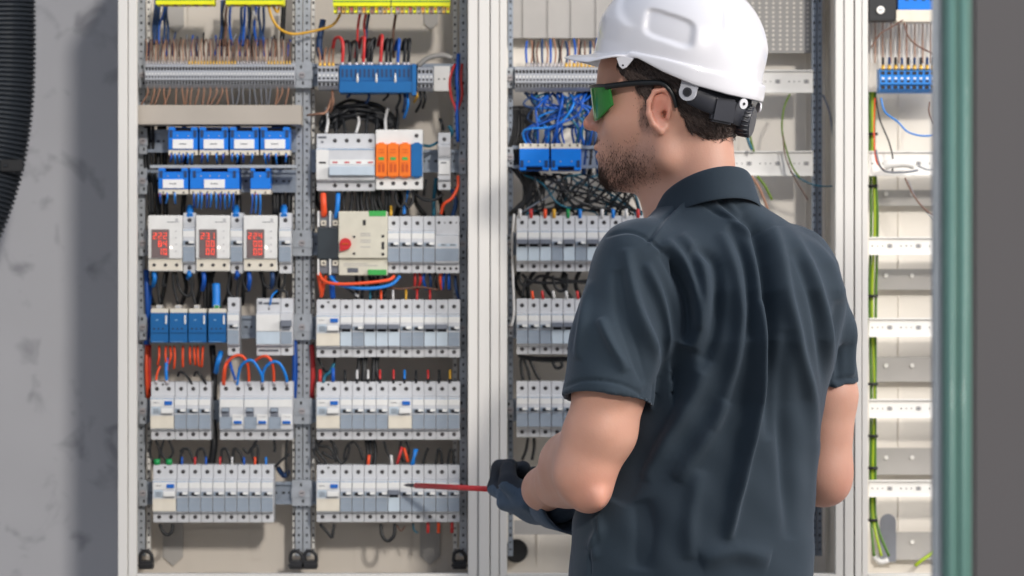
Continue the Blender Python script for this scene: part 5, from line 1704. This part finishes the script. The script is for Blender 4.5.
# spine and back
fold(-.0110, 7, [(716, 196), (752, 224), (765, 262), (771, 310), (772, 370), (770, 440)])
fold(R_, 7, [(744, 205), (752, 250), (757, 300), (760, 340), (755, 400), (745, 450), (733, 505), (726, 545)])
fold(.0075, 5, [(760, 300), (760, 345), (754, 400), (743, 455), (733, 505), (727, 540)])
fold(R_, 6, [(770, 215), (782, 262), (789, 305), (798, 345), (810, 395), (817, 450), (818, 500)])
fold(R_, 6, [(790, 225), (806, 262), (822, 310), (832, 350), (835, 400)])
fold(-.005, 5, [(795, 250), (812, 295), (822, 345), (826, 400)])
fold(R_, 6, [(812, 232), (832, 268), (843, 305), (848, 345)])
fold(R_, 6, [(720, 232), (735, 270), (740, 305), (738, 340), (728, 385), (712, 430)])
fold(-.005, 5, [(728, 226), (746, 262), (750, 300), (748, 340)])
fold(R_, 6, [(680, 235), (698, 258), (705, 290), (702, 322), (692, 350)])
fold(-.006, 6, [(690, 250), (714, 262), (718, 300), (714, 335), (700, 372)])
fold(R_, 5, [(664, 240), (684, 265), (696, 300), (697, 330)])
fold(.004, 4, [(712, 200), (735, 222), (752, 238)])
fold(.004, 4, [(724, 198), (744, 216)])
# armpit pull lines
fold(-.0120, 14, [(684, 345), (668, 385), (650, 425), (630, 465), (612, 500)])
fold(.0070, 9, [(706, 360), (690, 400), (664, 440), (640, 478)])
fold(.0050, 8, [(726, 400), (704, 440), (676, 480)])
fold(.0050, 10, [(700, 560), (735, 552), (770, 560)])
fold(-.005, 10, [(640, 500), (645, 530), (640, 570)])
fold(.0045, 5, [(596, 560), (594, 545), (600, 530), (596, 515)])
fold(-.005, 7, [(786, 330), (783, 400), (786, 470), (790, 540)])
fold(.004, 8, [(700, 470), (690, 520), (690, 560)])
fold(.004, 5, [(818, 440), (817, 500), (817, 560)])
# left sleeve
fold(.0060, 6, [(626, 248), (632, 285), (640, 320), (654, 352), (660, 384)])
fold(.0050, 5, [(600, 318), (612, 345), (626, 372)])
fold(-.0050, 6, [(618, 270), (622, 310), (634, 350), (646, 384)])
fold(.0050, 5, [(646, 262), (660, 300), (668, 335), (668, 370)])
fold(-.0080, 6, [(662, 250), (680, 280), (688, 312), (686, 345)])
fold(.0050, 5, [(588, 280), (584, 320), (578, 360)])
# right sleeve
fold(-.006, 5, [(838, 300), (838, 340), (836, 384)])
fold(.004, 4, [(850, 300), (853, 340), (852, 378)])
# seams
fold(-.0016, 1.6, [(691, 194), (668, 214), (648, 240)], False); fold(.0014, 1.8, [(694, 196), (671, 217), (651, 243)], False)
fold(-.0018, 1.6, [(606, 236), (630, 232), (650, 240), (672, 262), (688, 290), (692, 322)], False)
fold(-.0014, 1.5, [(690, 196), (722, 216), (756, 228), (790, 222), (812, 214)], False)
fold(-.0016, 1.5, [(563, 388), (585, 380), (620, 384), (655, 400)], False)
fold(-.0016, 1.5, [(834, 380), (848, 378), (860, 377)], False)
fold(-.0018, 1.6, [(590, 576), (590, 555), (599, 540), (596, 520)], False)
disp = np.where(PXv < 672, np.maximum(disp, -.0045), disp)
V = V + N * disp[:, None]
V += N * (.0012 * np.sin(V[:, 0:1] * 90 + V[:, 2:3] * 25) * np.cos(V[:, 2:3] * 60))
V = smooth_mesh(V, Q, 1, .35)
polo = np_object('polo_shirt', V, Q, ['shirt'], person, origin=PO)


# collar: folded band round the neck, higher at the nape
def collar():
    n = 56; rows = []
    c0 = W(700, 196, TY)
    mb = MB()
    # stations: angle 0 = body forward; inner stand, fold, outer fall
    for k in range(n):
        t = 2 * math.pi * k / n + .12
        dirv = BF * math.cos(t) + BL * math.sin(t)
        back = (1 - math.cos(t)) / 2
        rin = .058 + .004 * math.cos(t) ** 2
        ctr = c0 + Vector((.004, 0, 0)) * back
        top = ctr.z + (-.040 + .076 * back)
        drop = .041
        wv = .0018 * math.sin(5 * t)
        sec = [(rin + .010, top - .040), (rin + .000, top - .015), (rin + .000, top), (rin + .0035, top + .004), (rin + .009, top + .001), (rin + .014 + wv, top - drop * .5), (rin + .021 + wv, top - drop), (rin + .018 + wv, top - drop - .001), (rin + .014, top - drop * .6)]
        for r, z in sec:
            mb.v.append((ctr.x + dirv.x * r, ctr.y + dirv.y * r * .95, z))
    m = 9
    for k in range(n - 1):
        for j in range(m):
            a, b = k * m + j, k * m + (j + 1) % m
            mb.face([a, b, b + m, a + m], 'shirt', True)
    mb.face(list(range(m)), 'shirt'); mb.face([(n - 1) * m + j for j in range(m)][::-1], 'shirt')
    o = mb.build('collar', polo, origin=PO); o.location = (0, 0, 0)
    s = o.modifiers.new('s', 'SUBSURF'); s.levels = s.render_levels = 2
collar()

# ---------------------------------------------------------------- trousers and shoes (below the picture)
tr = Field(np.arange(-.02, .52, .006), np.arange(-.75, -.2, .006), np.arange(.05, 1.0, .006))
hc = Vector((HIP.x, TY, .93))
tr.add(ell(hc, (.165, .125, .11), [BL, BF, Vector((0, 0, 1))]), .03)
KN = {}
for s in (1, -1):
    hip = hc + BL * s * .085 - Vector((0, 0, .06)); kn = Vector((HIP.x, TY, .50)) + BL * s * .10 + BF * .02; an = Vector((HIP.x, TY, .09)) + BL * s * .11
    chain(tr, [hip, kn, an], [.092, .068, .060], .03); KN[s] = an
V, Q = tr.mesh(); V = smooth_mesh(V, Q, 3)
np_object('trousers', V, Q, ['trouser'], person, origin=PO)
for s in (1, -1):
    sh = Field(np.arange(-.1, .6, .005), np.arange(-.85, -.1, .005), np.arange(-.02, .16, .005))
    a = KN[s]
    sh.add(rcone(Vector((a.x, a.y, .05)) - BF * .03, Vector((a.x, a.y, .10)), .042, .045), .02)
    sh.add(rcone(Vector((a.x, a.y, .045)) - BF * .04, Vector((a.x, a.y, .040)) + BF * .15, .042, .038), .03)
    sh.F = np.maximum(sh.F, .002 - sh.z[None, None, :]).astype(np.float32)
    V, Q = sh.mesh(); np_object('shoe', smooth_mesh(V, Q, 1), Q, ['shoe'], person, origin=PO)

# ---------------------------------------------------------------- gloves
TIP, GRIP = W(404, 485, -.030), W(521, 490.5, -.250)
SD = (GRIP - TIP).normalized()            # along the screwdriver, towards the handle


def glove(hand, wrist, palm_c, across, fwd, grip_dir, name_dark=False, cuffr=.046):
    """closed glove: palm, four bent fingers, thumb from the side of the palm, flared cuff"""
    lo = np.minimum(A3(palm_c), A3(wrist)) - .12; hi = np.maximum(A3(palm_c), A3(wrist)) + .12
    G = Field(*[np.arange(lo[i], hi[i], .0019) for i in range(3)])
    ax = (wrist - palm_c).normalized()
    G.add(rcone(palm_c, palm_c + ax * .055, .032, .030), .015)
    nrm = fwd
    G.add(rbox(palm_c, (.010, .034, .030), .012, [nrm, across, ax]), .015)
    for i in range(4):
        o_ = across * (.033 - i * .022)
        r = (.0125, .0130, .0125, .0115)[i]; L = (1.12, 1.22, 1.16, 1.0)[i]
        k0 = palm_c + o_ - ax * .030
        k1 = k0 - ax * .030 * L + nrm * .012
        k2 = k1 + nrm * .026 * L - ax * .002
        k3 = k2 + ax * .024 * L + nrm * .003
        chain(G, [k0, k1, k2, k3], [r, r, r * .95, r * .85], .004)
    t0 = palm_c + across * .034 + ax * .018
    t1 = t0 + across * .018 + nrm * .014 - ax * .020
    t2 = t1 + nrm * .022 - ax * .020 - across * .006
    chain(G, [t0, t1, t2], [.016, .0135, .0115], .006)
    V, Q = G.mesh(); V = smooth_mesh(V, Q, 2)
    ctr = V[Q].mean(1) - A3(palm_c)
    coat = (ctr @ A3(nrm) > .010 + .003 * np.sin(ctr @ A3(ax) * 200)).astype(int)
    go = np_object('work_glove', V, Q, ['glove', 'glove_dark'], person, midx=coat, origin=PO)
    # cuff: flared sleeve with thickness, open towards the arm
    mb = MB(); n = 40; c_ax = ax
    t_ = c_ax.orthogonal().normalized(); q_ = c_ax.cross(t_)
    base = palm_c + ax * .024 + fwd * .004
    sec = [(.000, .034), (.020, cuffr * .92), (.045, cuffr * 1.02), (.064, cuffr * 1.10), (.067, cuffr * 1.09), (.064, cuffr * 1.0), (.030, cuffr * .86), (.000, .030)]
    for k in range(n):
        an = 2 * math.pi * k / n
        d = t_ * math.cos(an) + q_ * math.sin(an)
        for j, (s_, r_) in enumerate(sec):
            w_ = 1 + .035 * math.sin(3 * an + j)
            mb.v.append(tuple(base + c_ax * (s_ + .004 * math.sin(2 * an)) + d * r_ * w_))
    m = len(sec)
    for k in range(n):
        for j in range(m):
            a, b, c, d = k * m + j, k * m + (j + 1) % m, ((k + 1) % n) * m + (j + 1) % m, ((k + 1) % n) * m + j
            mb.face([a, b, c, d], 'glove', True)
    co = mb.build('cuff', go, origin=PO); co.location = (0, 0, 0)
    return go


UPV = Vector((0, 0, 1))
axL = (W(556, 491, -.345) - W(522, 491, -.270)).normalized()
palmL = W(537, 502, -.272)
ac = (-SD - axL * (-SD).dot(axL)).normalized()
fw = axL.cross(ac).normalized()
if fw.z < 0: fw = -fw
glove(HAL, palmL + axL * .08, palmL, ac, fw, SD)
axR = (WRR - HAR).normalized(); fr = (Vector((-.8, .2, .1)) - axR * Vector((-.8, .2, .1)).dot(axR)).normalized(); acr = axR.cross(fr).normalized()
if acr.z < 0: acr = -acr
glove(HAR, WRR, HAR, acr, fr, SD)

# ---------------------------------------------------------------- screwdriver
sdv = empty('screwdriver', GRIP)
tag(sdv, 'red insulated screwdriver with bare steel tip, held by the gloved hand', 'screwdriver')
L_ = (TIP - GRIP)
dn = L_.normalized()
o = MB().cyl(L_ - dn * .030, -dn, .0041, (L_.length - .030), 'red_knob', 14).build('insulated_shaft', sdv)
mt = MB().cyl(L_ - dn * .032, dn, .0032, .024, 'screw', 12, .0026)
mt.cyl(L_ - dn * .009, dn, .0022, .009, 'screw', 8, .0009); mt.build('steel_tip', sdv)
hd = MB().tube([tuple(-dn * t) for t in (-.006, .0, .01, .02, .035, .045)], .012, 'red_knob', 14, 4, radii=lambda t: .006 + .008 * math.sin(min(1, t * 1.6) * math.pi / 2) * (1 - .35 * max(0, t - .8) * 5 * .5))
hd.build('handle', sdv)

# ---------------------------------------------------------------- safety helmet
TILT = math.radians(13)
KF = (HF * math.cos(TILT) + HU * math.sin(TILT)).normalized(); KU = KF.cross(HL).normalized(); KL = HL
KC = W(678, 77, -.47) + HL * 0.0
def K(f, l, u): return KC + KF * f + KL * l + KU * u
RF, RB, RL, HT = .118, .113, .102, .140


def helmet():
    root = empty('safety_helmet', KC)
    tag(root, 'white vented safety helmet with short peak, worn by the person', 'helmet')
    na, rows = 232, []
    angs = [2 * math.pi * i / na for i in range(na)]
    edge_t = [(0, -.001), (32, -.005), (44, -.004), (58, .010), (72, .013), (92, .001), (115, -.009), (140, -.013), (180, -.013)]
    band_t = [(0, .012), (40, .014), (65, .021), (92, .020), (120, .016), (180, .012)]
    ip = lambda tb, a: float(np.interp(a, [t[0] for t in tb], [t[1] for t in tb]))
    V = []; nph = 64
    def rad(a):
        c, s = math.cos(a), math.sin(a)
        R = RF if c > 0 else RB
        e = 2.25
        return 1 / ((abs(c) / R) ** e + (abs(s) / RL) ** e) ** (1 / e)
    def adeg(a): return math.degrees(min(a, 2 * math.pi - a))
    for j in range(nph):
        ph = j / (nph - 1) * math.pi / 2
        row = []
        for a in angs:
            r = rad(a) * math.sin(ph) ** .92
            ub = ip(band_t, adeg(a))
            uu = ub + (HT - ub) * math.cos(ph) ** .90 if ph < math.pi / 2 - 1e-6 else ub
            f_, l_ = r * math.cos(a), r * math.sin(a)
            # raised centre crest that narrows to the back
            cw = .034 + .056 * min(1, max(0, (.108 - uu) / .055)) * min(1, max(0, (f_ + .01) / .04))
            crest = 1 / (1 + math.exp((abs(l_) - cw) / .0016))
            top = min(1, max(0, (uu - .030) / .03))
            k = 1 + .050 * crest * top
            # sunk side panel
            q1 = (f_ - .002 - .12 * (uu - .06)) / .034; q2 = (uu - .060 - .13 * f_) / .0175
            side = 1 / (1 + math.exp(((abs(q1) ** 5 + abs(q2) ** 5) ** .2 - 1) / .035)) if abs(l_) > .05 else 0
            k -= .050 * side
            # two slim vent slots behind
            for fs in (-.060, -.082):
                q = max(abs((f_ - fs - (uu - .085) * .3) / .004), abs((uu - .085) / .022))
                if abs(l_) > .03: k -= .022 / (1 + math.exp((q - 1) / .12))
            row.append((f_ * k, l_ * k, uu))
        rows.append(row)
    ext = lambda a: .034 * max(0, (math.cos(a) - .45) / .55) ** .6 if math.cos(a) > .45 else 0
    for (ks, du, t) in ((1.004, -.0006, 0), (1.044, -.0012, 0), (1.052, -.0040, 0), (1.055, 0, .5), (1.062, 0, 1.0)):
        row = []
        for a in angs:
            r = rad(a); ub = ip(band_t, adeg(a)); ue = ip(edge_t, adeg(a))
            if t == 0: rr, uu = r * ks + ext(a) * (.10 if ks > 1.03 else 0), ub + du - (.004 * (ext(a) > 0))
            else: rr, uu = r * ks + ext(a) * (.55 if t < 1 else 1.0), ub + (ue - ub) * (t if ext(a) == 0 else t)
            row.append((rr * math.cos(a), rr * math.sin(a), uu))
        rows.append(row)
    mb = MB(); 
    for row in rows[1:]:
        for (f_, l_, u_) in row: mb.v.append(tuple(K(f_, l_, u_) - KC))
    mb.v.append(tuple(K(0, 0, HT) - KC)); top = len(mb.v) - 1
    R = len(rows) - 1
    for i in range(na):
        j = (i + 1) % na
        mb.face([top, i, j], 'helmet', True)
        for r in range(R - 1):
            mb.face([r * na + i, (r + 1) * na + i, (r + 1) * na + j, r * na + j], 'helmet', True)
    sh = mb.build('shell', root)
    so = sh.modifiers.new('so', 'SOLIDIFY'); so.thickness = .0032; so.offset = -1
    sb = sh.modifiers.new('sb', 'SUBSURF'); sb.levels = sb.render_levels = 1
    # small lug with a hole near the peak, and the round side mount
    for s in (1, -1):
        b = K(.052, s * .101, .008) - KC
        l0 = MB(); pr = [(-.013, .004), (.013, .004), (.005, -.010), (.0, -.013), (-.005, -.010)]
        def pv(a, c, o): return tuple(b + KF * a + KU * c + KL * s * o)
        base = len(l0.v)
        l0.v += [pv(a, c, .003) for a, c in pr] + [pv(a, c, -.001) for a, c in pr]
        n = len(pr); l0.face(range(n), 'helmet'); l0.face([n + i for i in range(n)][::-1], 'helmet')
        for i in range(n): l0.face([i, (i + 1) % n, n + (i + 1) % n, n + i], 'helmet')
        l0.cyl(b + KU * -.008 + KL * s * .0025, KL * s, .0018, .001, 'hole', 10)
        l0.build('strap_lug', root, .0005)
        c = K(-.040, s * .095, -.019) - KC
        m = MB().cyl(c - KL * s * .003, KL * s, .0120, .005, 'helmet_grey', 22)
        q = [c + KF * .0105 + KU * .034, c - KF * .0165 + KU * .034, c - KF * .0115, c + KF * .0115]
        bb = len(m.v); m.v += [tuple(p - KL * s * .003) for p in q] + [tuple(p + KL * s * .0015) for p in q]
        m.face([bb, bb + 1, bb + 2, bb + 3], 'helmet_grey'); m.face([bb + 7, bb + 6, bb + 5, bb + 4], 'helmet_grey')
        for i in range(4): m.face([bb + i, bb + (i + 1) % 4, bb + 4 + (i + 1) % 4, bb + 4 + i], 'helmet_grey')
        mo = m.build('side_mount', root, .0006)
        MB().cyl(c, KL * s, .0062, .0035, 'strap', 16).cyl(c + KL * s * .0036, KL * s, .0040, .0008, 'hole', 12).build('rivet', mo)
    # rear suspension band
    bd = MB(); n = 60; H0 = .030
    secs = []
    for k in range(n + 1):
        a = math.radians(114 + (246 - 114) * k / n)
        back = max(0, -math.cos(a)); r = .101 / ((abs(math.cos(a)) / 1.04) ** 2.2 + abs(math.sin(a)) ** 2.2) ** (1 / 2.2) * .955
        hh = .013 + .006 * back; uc = -.012 - .020 * back ** 1.2
        for (dr, du) in ((0, hh), (.0035, hh), (.0045, 0), (.0035, -hh), (0, -hh)):
            bd.v.append(tuple(K((r + dr) * math.cos(a), (r + dr) * math.sin(a), uc + du) - KC))
    for k in range(n):
        for j in range(5):
            bd.face([k * 5 + j, k * 5 + (j + 1) % 5, (k + 1) * 5 + (j + 1) % 5, (k + 1) * 5 + j], 'strap', True)
    bd.face(range(5), 'strap'); bd.face([n * 5 + j for j in range(5)][::-1], 'strap')
    bd.build('headband', root)
    for s in (1, -1):
        c = K(-.084, s * .062, -.034) - KC
        m = MB(); d1 = (KF * .62 + KL * s * -.78 if False else (KF * .72 - KL * s * .0)).normalized()
        out = (KL * s * .78 - KF * .62).normalized(); al_ = KU.cross(out).normalized()
        for (w_, h_, t0, t1) in ((.017, .017, -.006, .0065),):
            q = [c + al_ * sx * w_ + KU * sz * h_ + out * t for t in (t0, t1) for sx, sz in ((-1, -1), (1, -1), (1, 1), (-1, 1))]
            q = [p - out * (.000) for p in q]
            m.v += [tuple(p) for p in q]
            for fc_ in ((3, 2, 1, 0), (4, 5, 6, 7), (0, 1, 5, 4), (1, 2, 6, 5), (2, 3, 7, 6), (3, 0, 4, 7)): m.face(fc_, 'strap')
        m.build('adjuster_housing', root, .003)
    c = K(-.106, 0, -.042) - KC
    m = MB().cyl(c + KF * .012, -KF, .020, .020, 'strap', 28)
    for k in range(20):
        a = 2 * math.pi * k / 20; p = c + (KL * math.cos(a) + KU * math.sin(a)) * .020
        m.cyl(p + KF * .010, -KF, .0018, .017, 'strap', 6)
    m.build('ratchet_knob', root, .0008)
    # rear tab and top clip
    for s in (1, -1):
        c = K(-.106, s * .050, -.020) - KC
        MB().cyl(c, (KL * s * .6 - KF * .8), .007, .003, 'helmet', 16).cyl(c + (KL * s * .6 - KF * .8) * .003, (KL * s * .6 - KF * .8), .002, .001, 'hole', 8).build('rear_tab', root)
        c = K(-.030, s * .052, .112) - KC
        MB().cyl(c, (KL * s * .5 + KU), .0045, .008, 'helmet_grey', 12).build('vent_clip', root, .0005)
    return root


helmet()

# ---------------------------------------------------------------- safety glasses
gl = empty('safety_glasses', H(.1, 0, .02))
tag(gl, 'wraparound safety glasses with green lenses and black side arms, worn by the person', 'glasses')
GO = H(.1, 0, .02)
mb = MB(); na, nu = 48, 14
def lens_pt(a, t, o=0):
    # a: -1..1 across, t: 0 top .. 1 bottom
    th = a * math.radians(60); r = .086 + o
    top = .0345 - .003 * a * a
    near = math.exp(-((abs(a) - .0) / .16) ** 2)
    bot = -.0125 + .020 * near + .022 * max(0, abs(a) - .55) ** 1.2 * 2.2
    u_ = top + (bot - top) * t
    return H(.024 + r * math.cos(th) * .98, r * math.sin(th) * .94, u_) + HF * (-.004 * t)
for o_ in (0, .002):
    for i in range(na + 1):
        for j in range(nu + 1):
            mb.v.append(tuple(lens_pt(-1 + 2 * i / na, j / nu, o_) - GO))
st = (na + 1) * (nu + 1)
for i in range(na):
    for j in range(nu):
        a, b, c, d = i * (nu + 1) + j, (i + 1) * (nu + 1) + j, (i + 1) * (nu + 1) + j + 1, i * (nu + 1) + j + 1
        mb.face([a, b, c, d], 'green_lens', True); mb.face([st + d, st + c, st + b, st + a], 'green_lens', True)
for i in range(na):
    for j in (0, nu):
        a, b = i * (nu + 1) + j, (i + 1) * (nu + 1) + j
        mb.face([a, b, st + b, st + a], 'green_lens')
for j in range(nu):
    for i in (0, na):
        a, b = i * (nu + 1) + j, i * (nu + 1) + j + 1
        mb.face([a, b, st + b, st + a], 'green_lens')
mb.build('lens', gl)
mb = MB().tube([tuple(lens_pt(-1 + 2 * i / 24, -.02, .001) - GO) for i in range(25)], .0024, 'temple', 8, 2)
mb.build('brow_bar', gl)
for s in (1, -1):
    p0 = lens_pt(s * 1.0, .0, .001); p0b = lens_pt(s * .93, .02, .003)
    pts = [tuple(p - GO) for p in (p0b, p0, H(.035, s * .0785, .033), H(.010, s * .0825, .0325), H(-.010, s * .0840, .030), H(-.022, s * .083, .016), H(-.026, s * .080, -.002))]
    MB().tube(pts, .0034, 'temple', 8, 5, radii=lambda t: .0042 - .0022 * max(0, t - .55) * 1.6).build('side_arm', gl)

# ---------------------------------------------------------------- corrugated conduit
cp = [W(2, -420, .2), W(4, -60, .2), W(5, 60, .2), W(0, 130, .2), (W(-12, 185, .2)), (W(-34, 240, .2)), (W(-70, 300, .2)), W(-130, 400, .24), W(-160, 600, .28), W(-160, 860, .28), W(-160, 1100, .28)]
P = spline([tuple(p) for p in cp], 60)
# resample by length
LN = [0]
for i in range(1, len(P)): LN.append(LN[-1] + (P[i] - P[i - 1]).length)
step = .0024; nS = int(LN[-1] / step); Ps = []
for i in range(nS):
    t = i * step; k = int(np.searchsorted(LN, t)); k = max(1, min(k, len(P) - 1))
    w_ = (t - LN[k - 1]) / max(LN[k] - LN[k - 1], 1e-9); Ps.append(P[k - 1].lerp(P[k], w_))
mb = MB(); n = 32
for i, p in enumerate(Ps):
    T = (Ps[min(i + 3, nS - 1)] - Ps[max(i - 3, 0)]).normalized(); sd_ = Vector((0, 1, 0)); q_ = T.cross(sd_).normalized()
    r_ = .0455 + (.0026 if (i % 3) else -.0022)
    for k in range(n):
        an = 2 * math.pi * k / n; mb.v.append(tuple(p + (sd_ * math.cos(an) + q_ * math.sin(an)) * r_))
for i in range(nS - 1):
    for k in range(n):
        j = (k + 1) % n; mb.face([i * n + k, i * n + j, (i + 1) * n + j, (i + 1) * n + k], 'conduit', False)
mat('conduit', (52, 58, 66), .42, var=.05, scale=40)
cr = empty('corrugated_conduit', P[0]); 
tag(cr, 'large black corrugated conduit curving down along the left wall', 'conduit')
o = mb.build('hose', cr, origin=P[0]); o.location = (0, 0, 0)
c = W(14, 165, .154)
mb = MB().box(c.x - .020, c.x + .014, c.y - .006, c.y + .010, c.z - .010, c.z + .008, 'w_black').box(c.x - .016, c.x - .008, c.y - .008, c.y - .006, c.z - .003, c.z + .001, 'conduit')
o = mb.build('clamp', cr, .001, origin=P[0]); o.location = (0, 0, 0)

# ---------------------------------------------------------------- foreground door
def cx(px, y): return W(px, 0, y).x
mat('door_grey', (96, 93, 95), .55, var=.02, scale=5)
mat('seal_teal', (104, 146, 136), .35, var=.03, scale=30, coat=.3)
mat('edge_grey', (170, 178, 186), .35, .2)
DY = -1.6
dr = empty('steel_door', (cx(1030, DY), DY, 0))
tag(dr, 'blurred dark grey door standing open in the foreground with a teal edge', 'door')
DO = Vector(dr.location)
for nm, a, b, y0, y1, m in (('door_panel', 971, 1390, -.006, .034, 'door_grey'), ('edge_seal', 943, 971, -.010, .030, 'seal_teal'), ('edge_trim', 934.5, 943, .000, .030, 'edge_grey')):
    mb = MB().box(cx(a, DY), cx(b, DY), DY + y0, DY + y1, .012, 2.0, m)
    if nm == 'edge_seal':
        for px in (950, 962): mb.cyl((cx(px, DY), DY - .010, .012), (0, 0, 1), .005, 1.988, m, 16)
    o = mb.build(nm, dr, .004, origin=DO); o.location = (0, 0, 0)
for z in (.3, 1.7):
    o = MB().cyl((cx(1390, DY), DY + .014, z), (0, 0, 1), .010, .09, 'galv', 16).build('hinge', dr, origin=DO); o.location = (0, 0, 0)
o = MB().box(cx(1390, DY) + .002, cx(1390, DY) + .06, DY - .02, DY + .05, 0, 2.05, 'door_grey').build('door_jamb', dr, .002, origin=DO); o.location = (0, 0, 0)

# ---------------------------------------------------------------- light and camera
w = bpy.data.worlds.new('world'); SC.world = w; w.use_nodes = True
nt = w.node_tree; bg = nt.nodes['Background']
tc = nt.nodes.new('ShaderNodeTexCoord'); sp = nt.nodes.new('ShaderNodeSeparateXYZ'); nt.links.new(tc.outputs['Generated'], sp.inputs[0])
mr = nt.nodes.new('ShaderNodeMapRange'); mr.inputs['From Min'].default_value = -.2; mr.inputs['From Max'].default_value = .9
nt.links.new(sp.outputs['Z'], mr.inputs['Value'])
rp = nt.nodes.new('ShaderNodeValToRGB')
rp.color_ramp.elements[0].color = (.42, .38, .34, 1); rp.color_ramp.elements[1].color = (.62, .74, .95, 1)
nt.links.new(mr.outputs['Result'], rp.inputs['Fac']); nt.links.new(rp.outputs['Color'], bg.inputs['Color'])
bg.inputs['Strength'].default_value = .80
sl = bpy.data.lights.new('sun', 'SUN'); sl.energy = 1.5; sl.angle = math.radians(4); sl.color = (1.0, .93, .84)
so = bpy.data.objects.new('sun', sl); COL.objects.link(so); so.location = (2, -3, 4)
so.rotation_euler = Vector((-.28, 1, -.42)).to_track_quat('-Z', 'Y').to_euler()
al_ = bpy.data.lights.new('side_fill', 'AREA'); al_.shape = 'RECTANGLE'; al_.size = 1.3; al_.size_y = 1.0; al_.energy = 78; al_.color = (1.0, .95, .90)  # added soft fill from the right, no window stands there
ao = bpy.data.objects.new('side_fill', al_); COL.objects.link(ao); ao.location = (2.5, -1.35, 2.6)
ao.rotation_euler = (Vector((.30, -.3, 1.35)) - Vector(ao.location)).to_track_quat('-Z', 'Y').to_euler()
cam = bpy.data.cameras.new('camera'); cam.sensor_width = 36; cam.lens = 36 * D / (1024 * U)
co = bpy.data.objects.new('camera', cam); COL.objects.link(co)
co.location = (0, -D, ZC); co.rotation_euler = (math.pi / 2, 0, 0)
cam.dof.use_dof = True; cam.dof.focus_distance = 4.45; cam.dof.aperture_fstop = 4.5
SC.camera = co
vs = SC.view_settings; vs.view_transform = 'Standard'; vs.look = 'None'; vs.gamma = 1; vs.use_curve_mapping = False; vs.exposure = 0
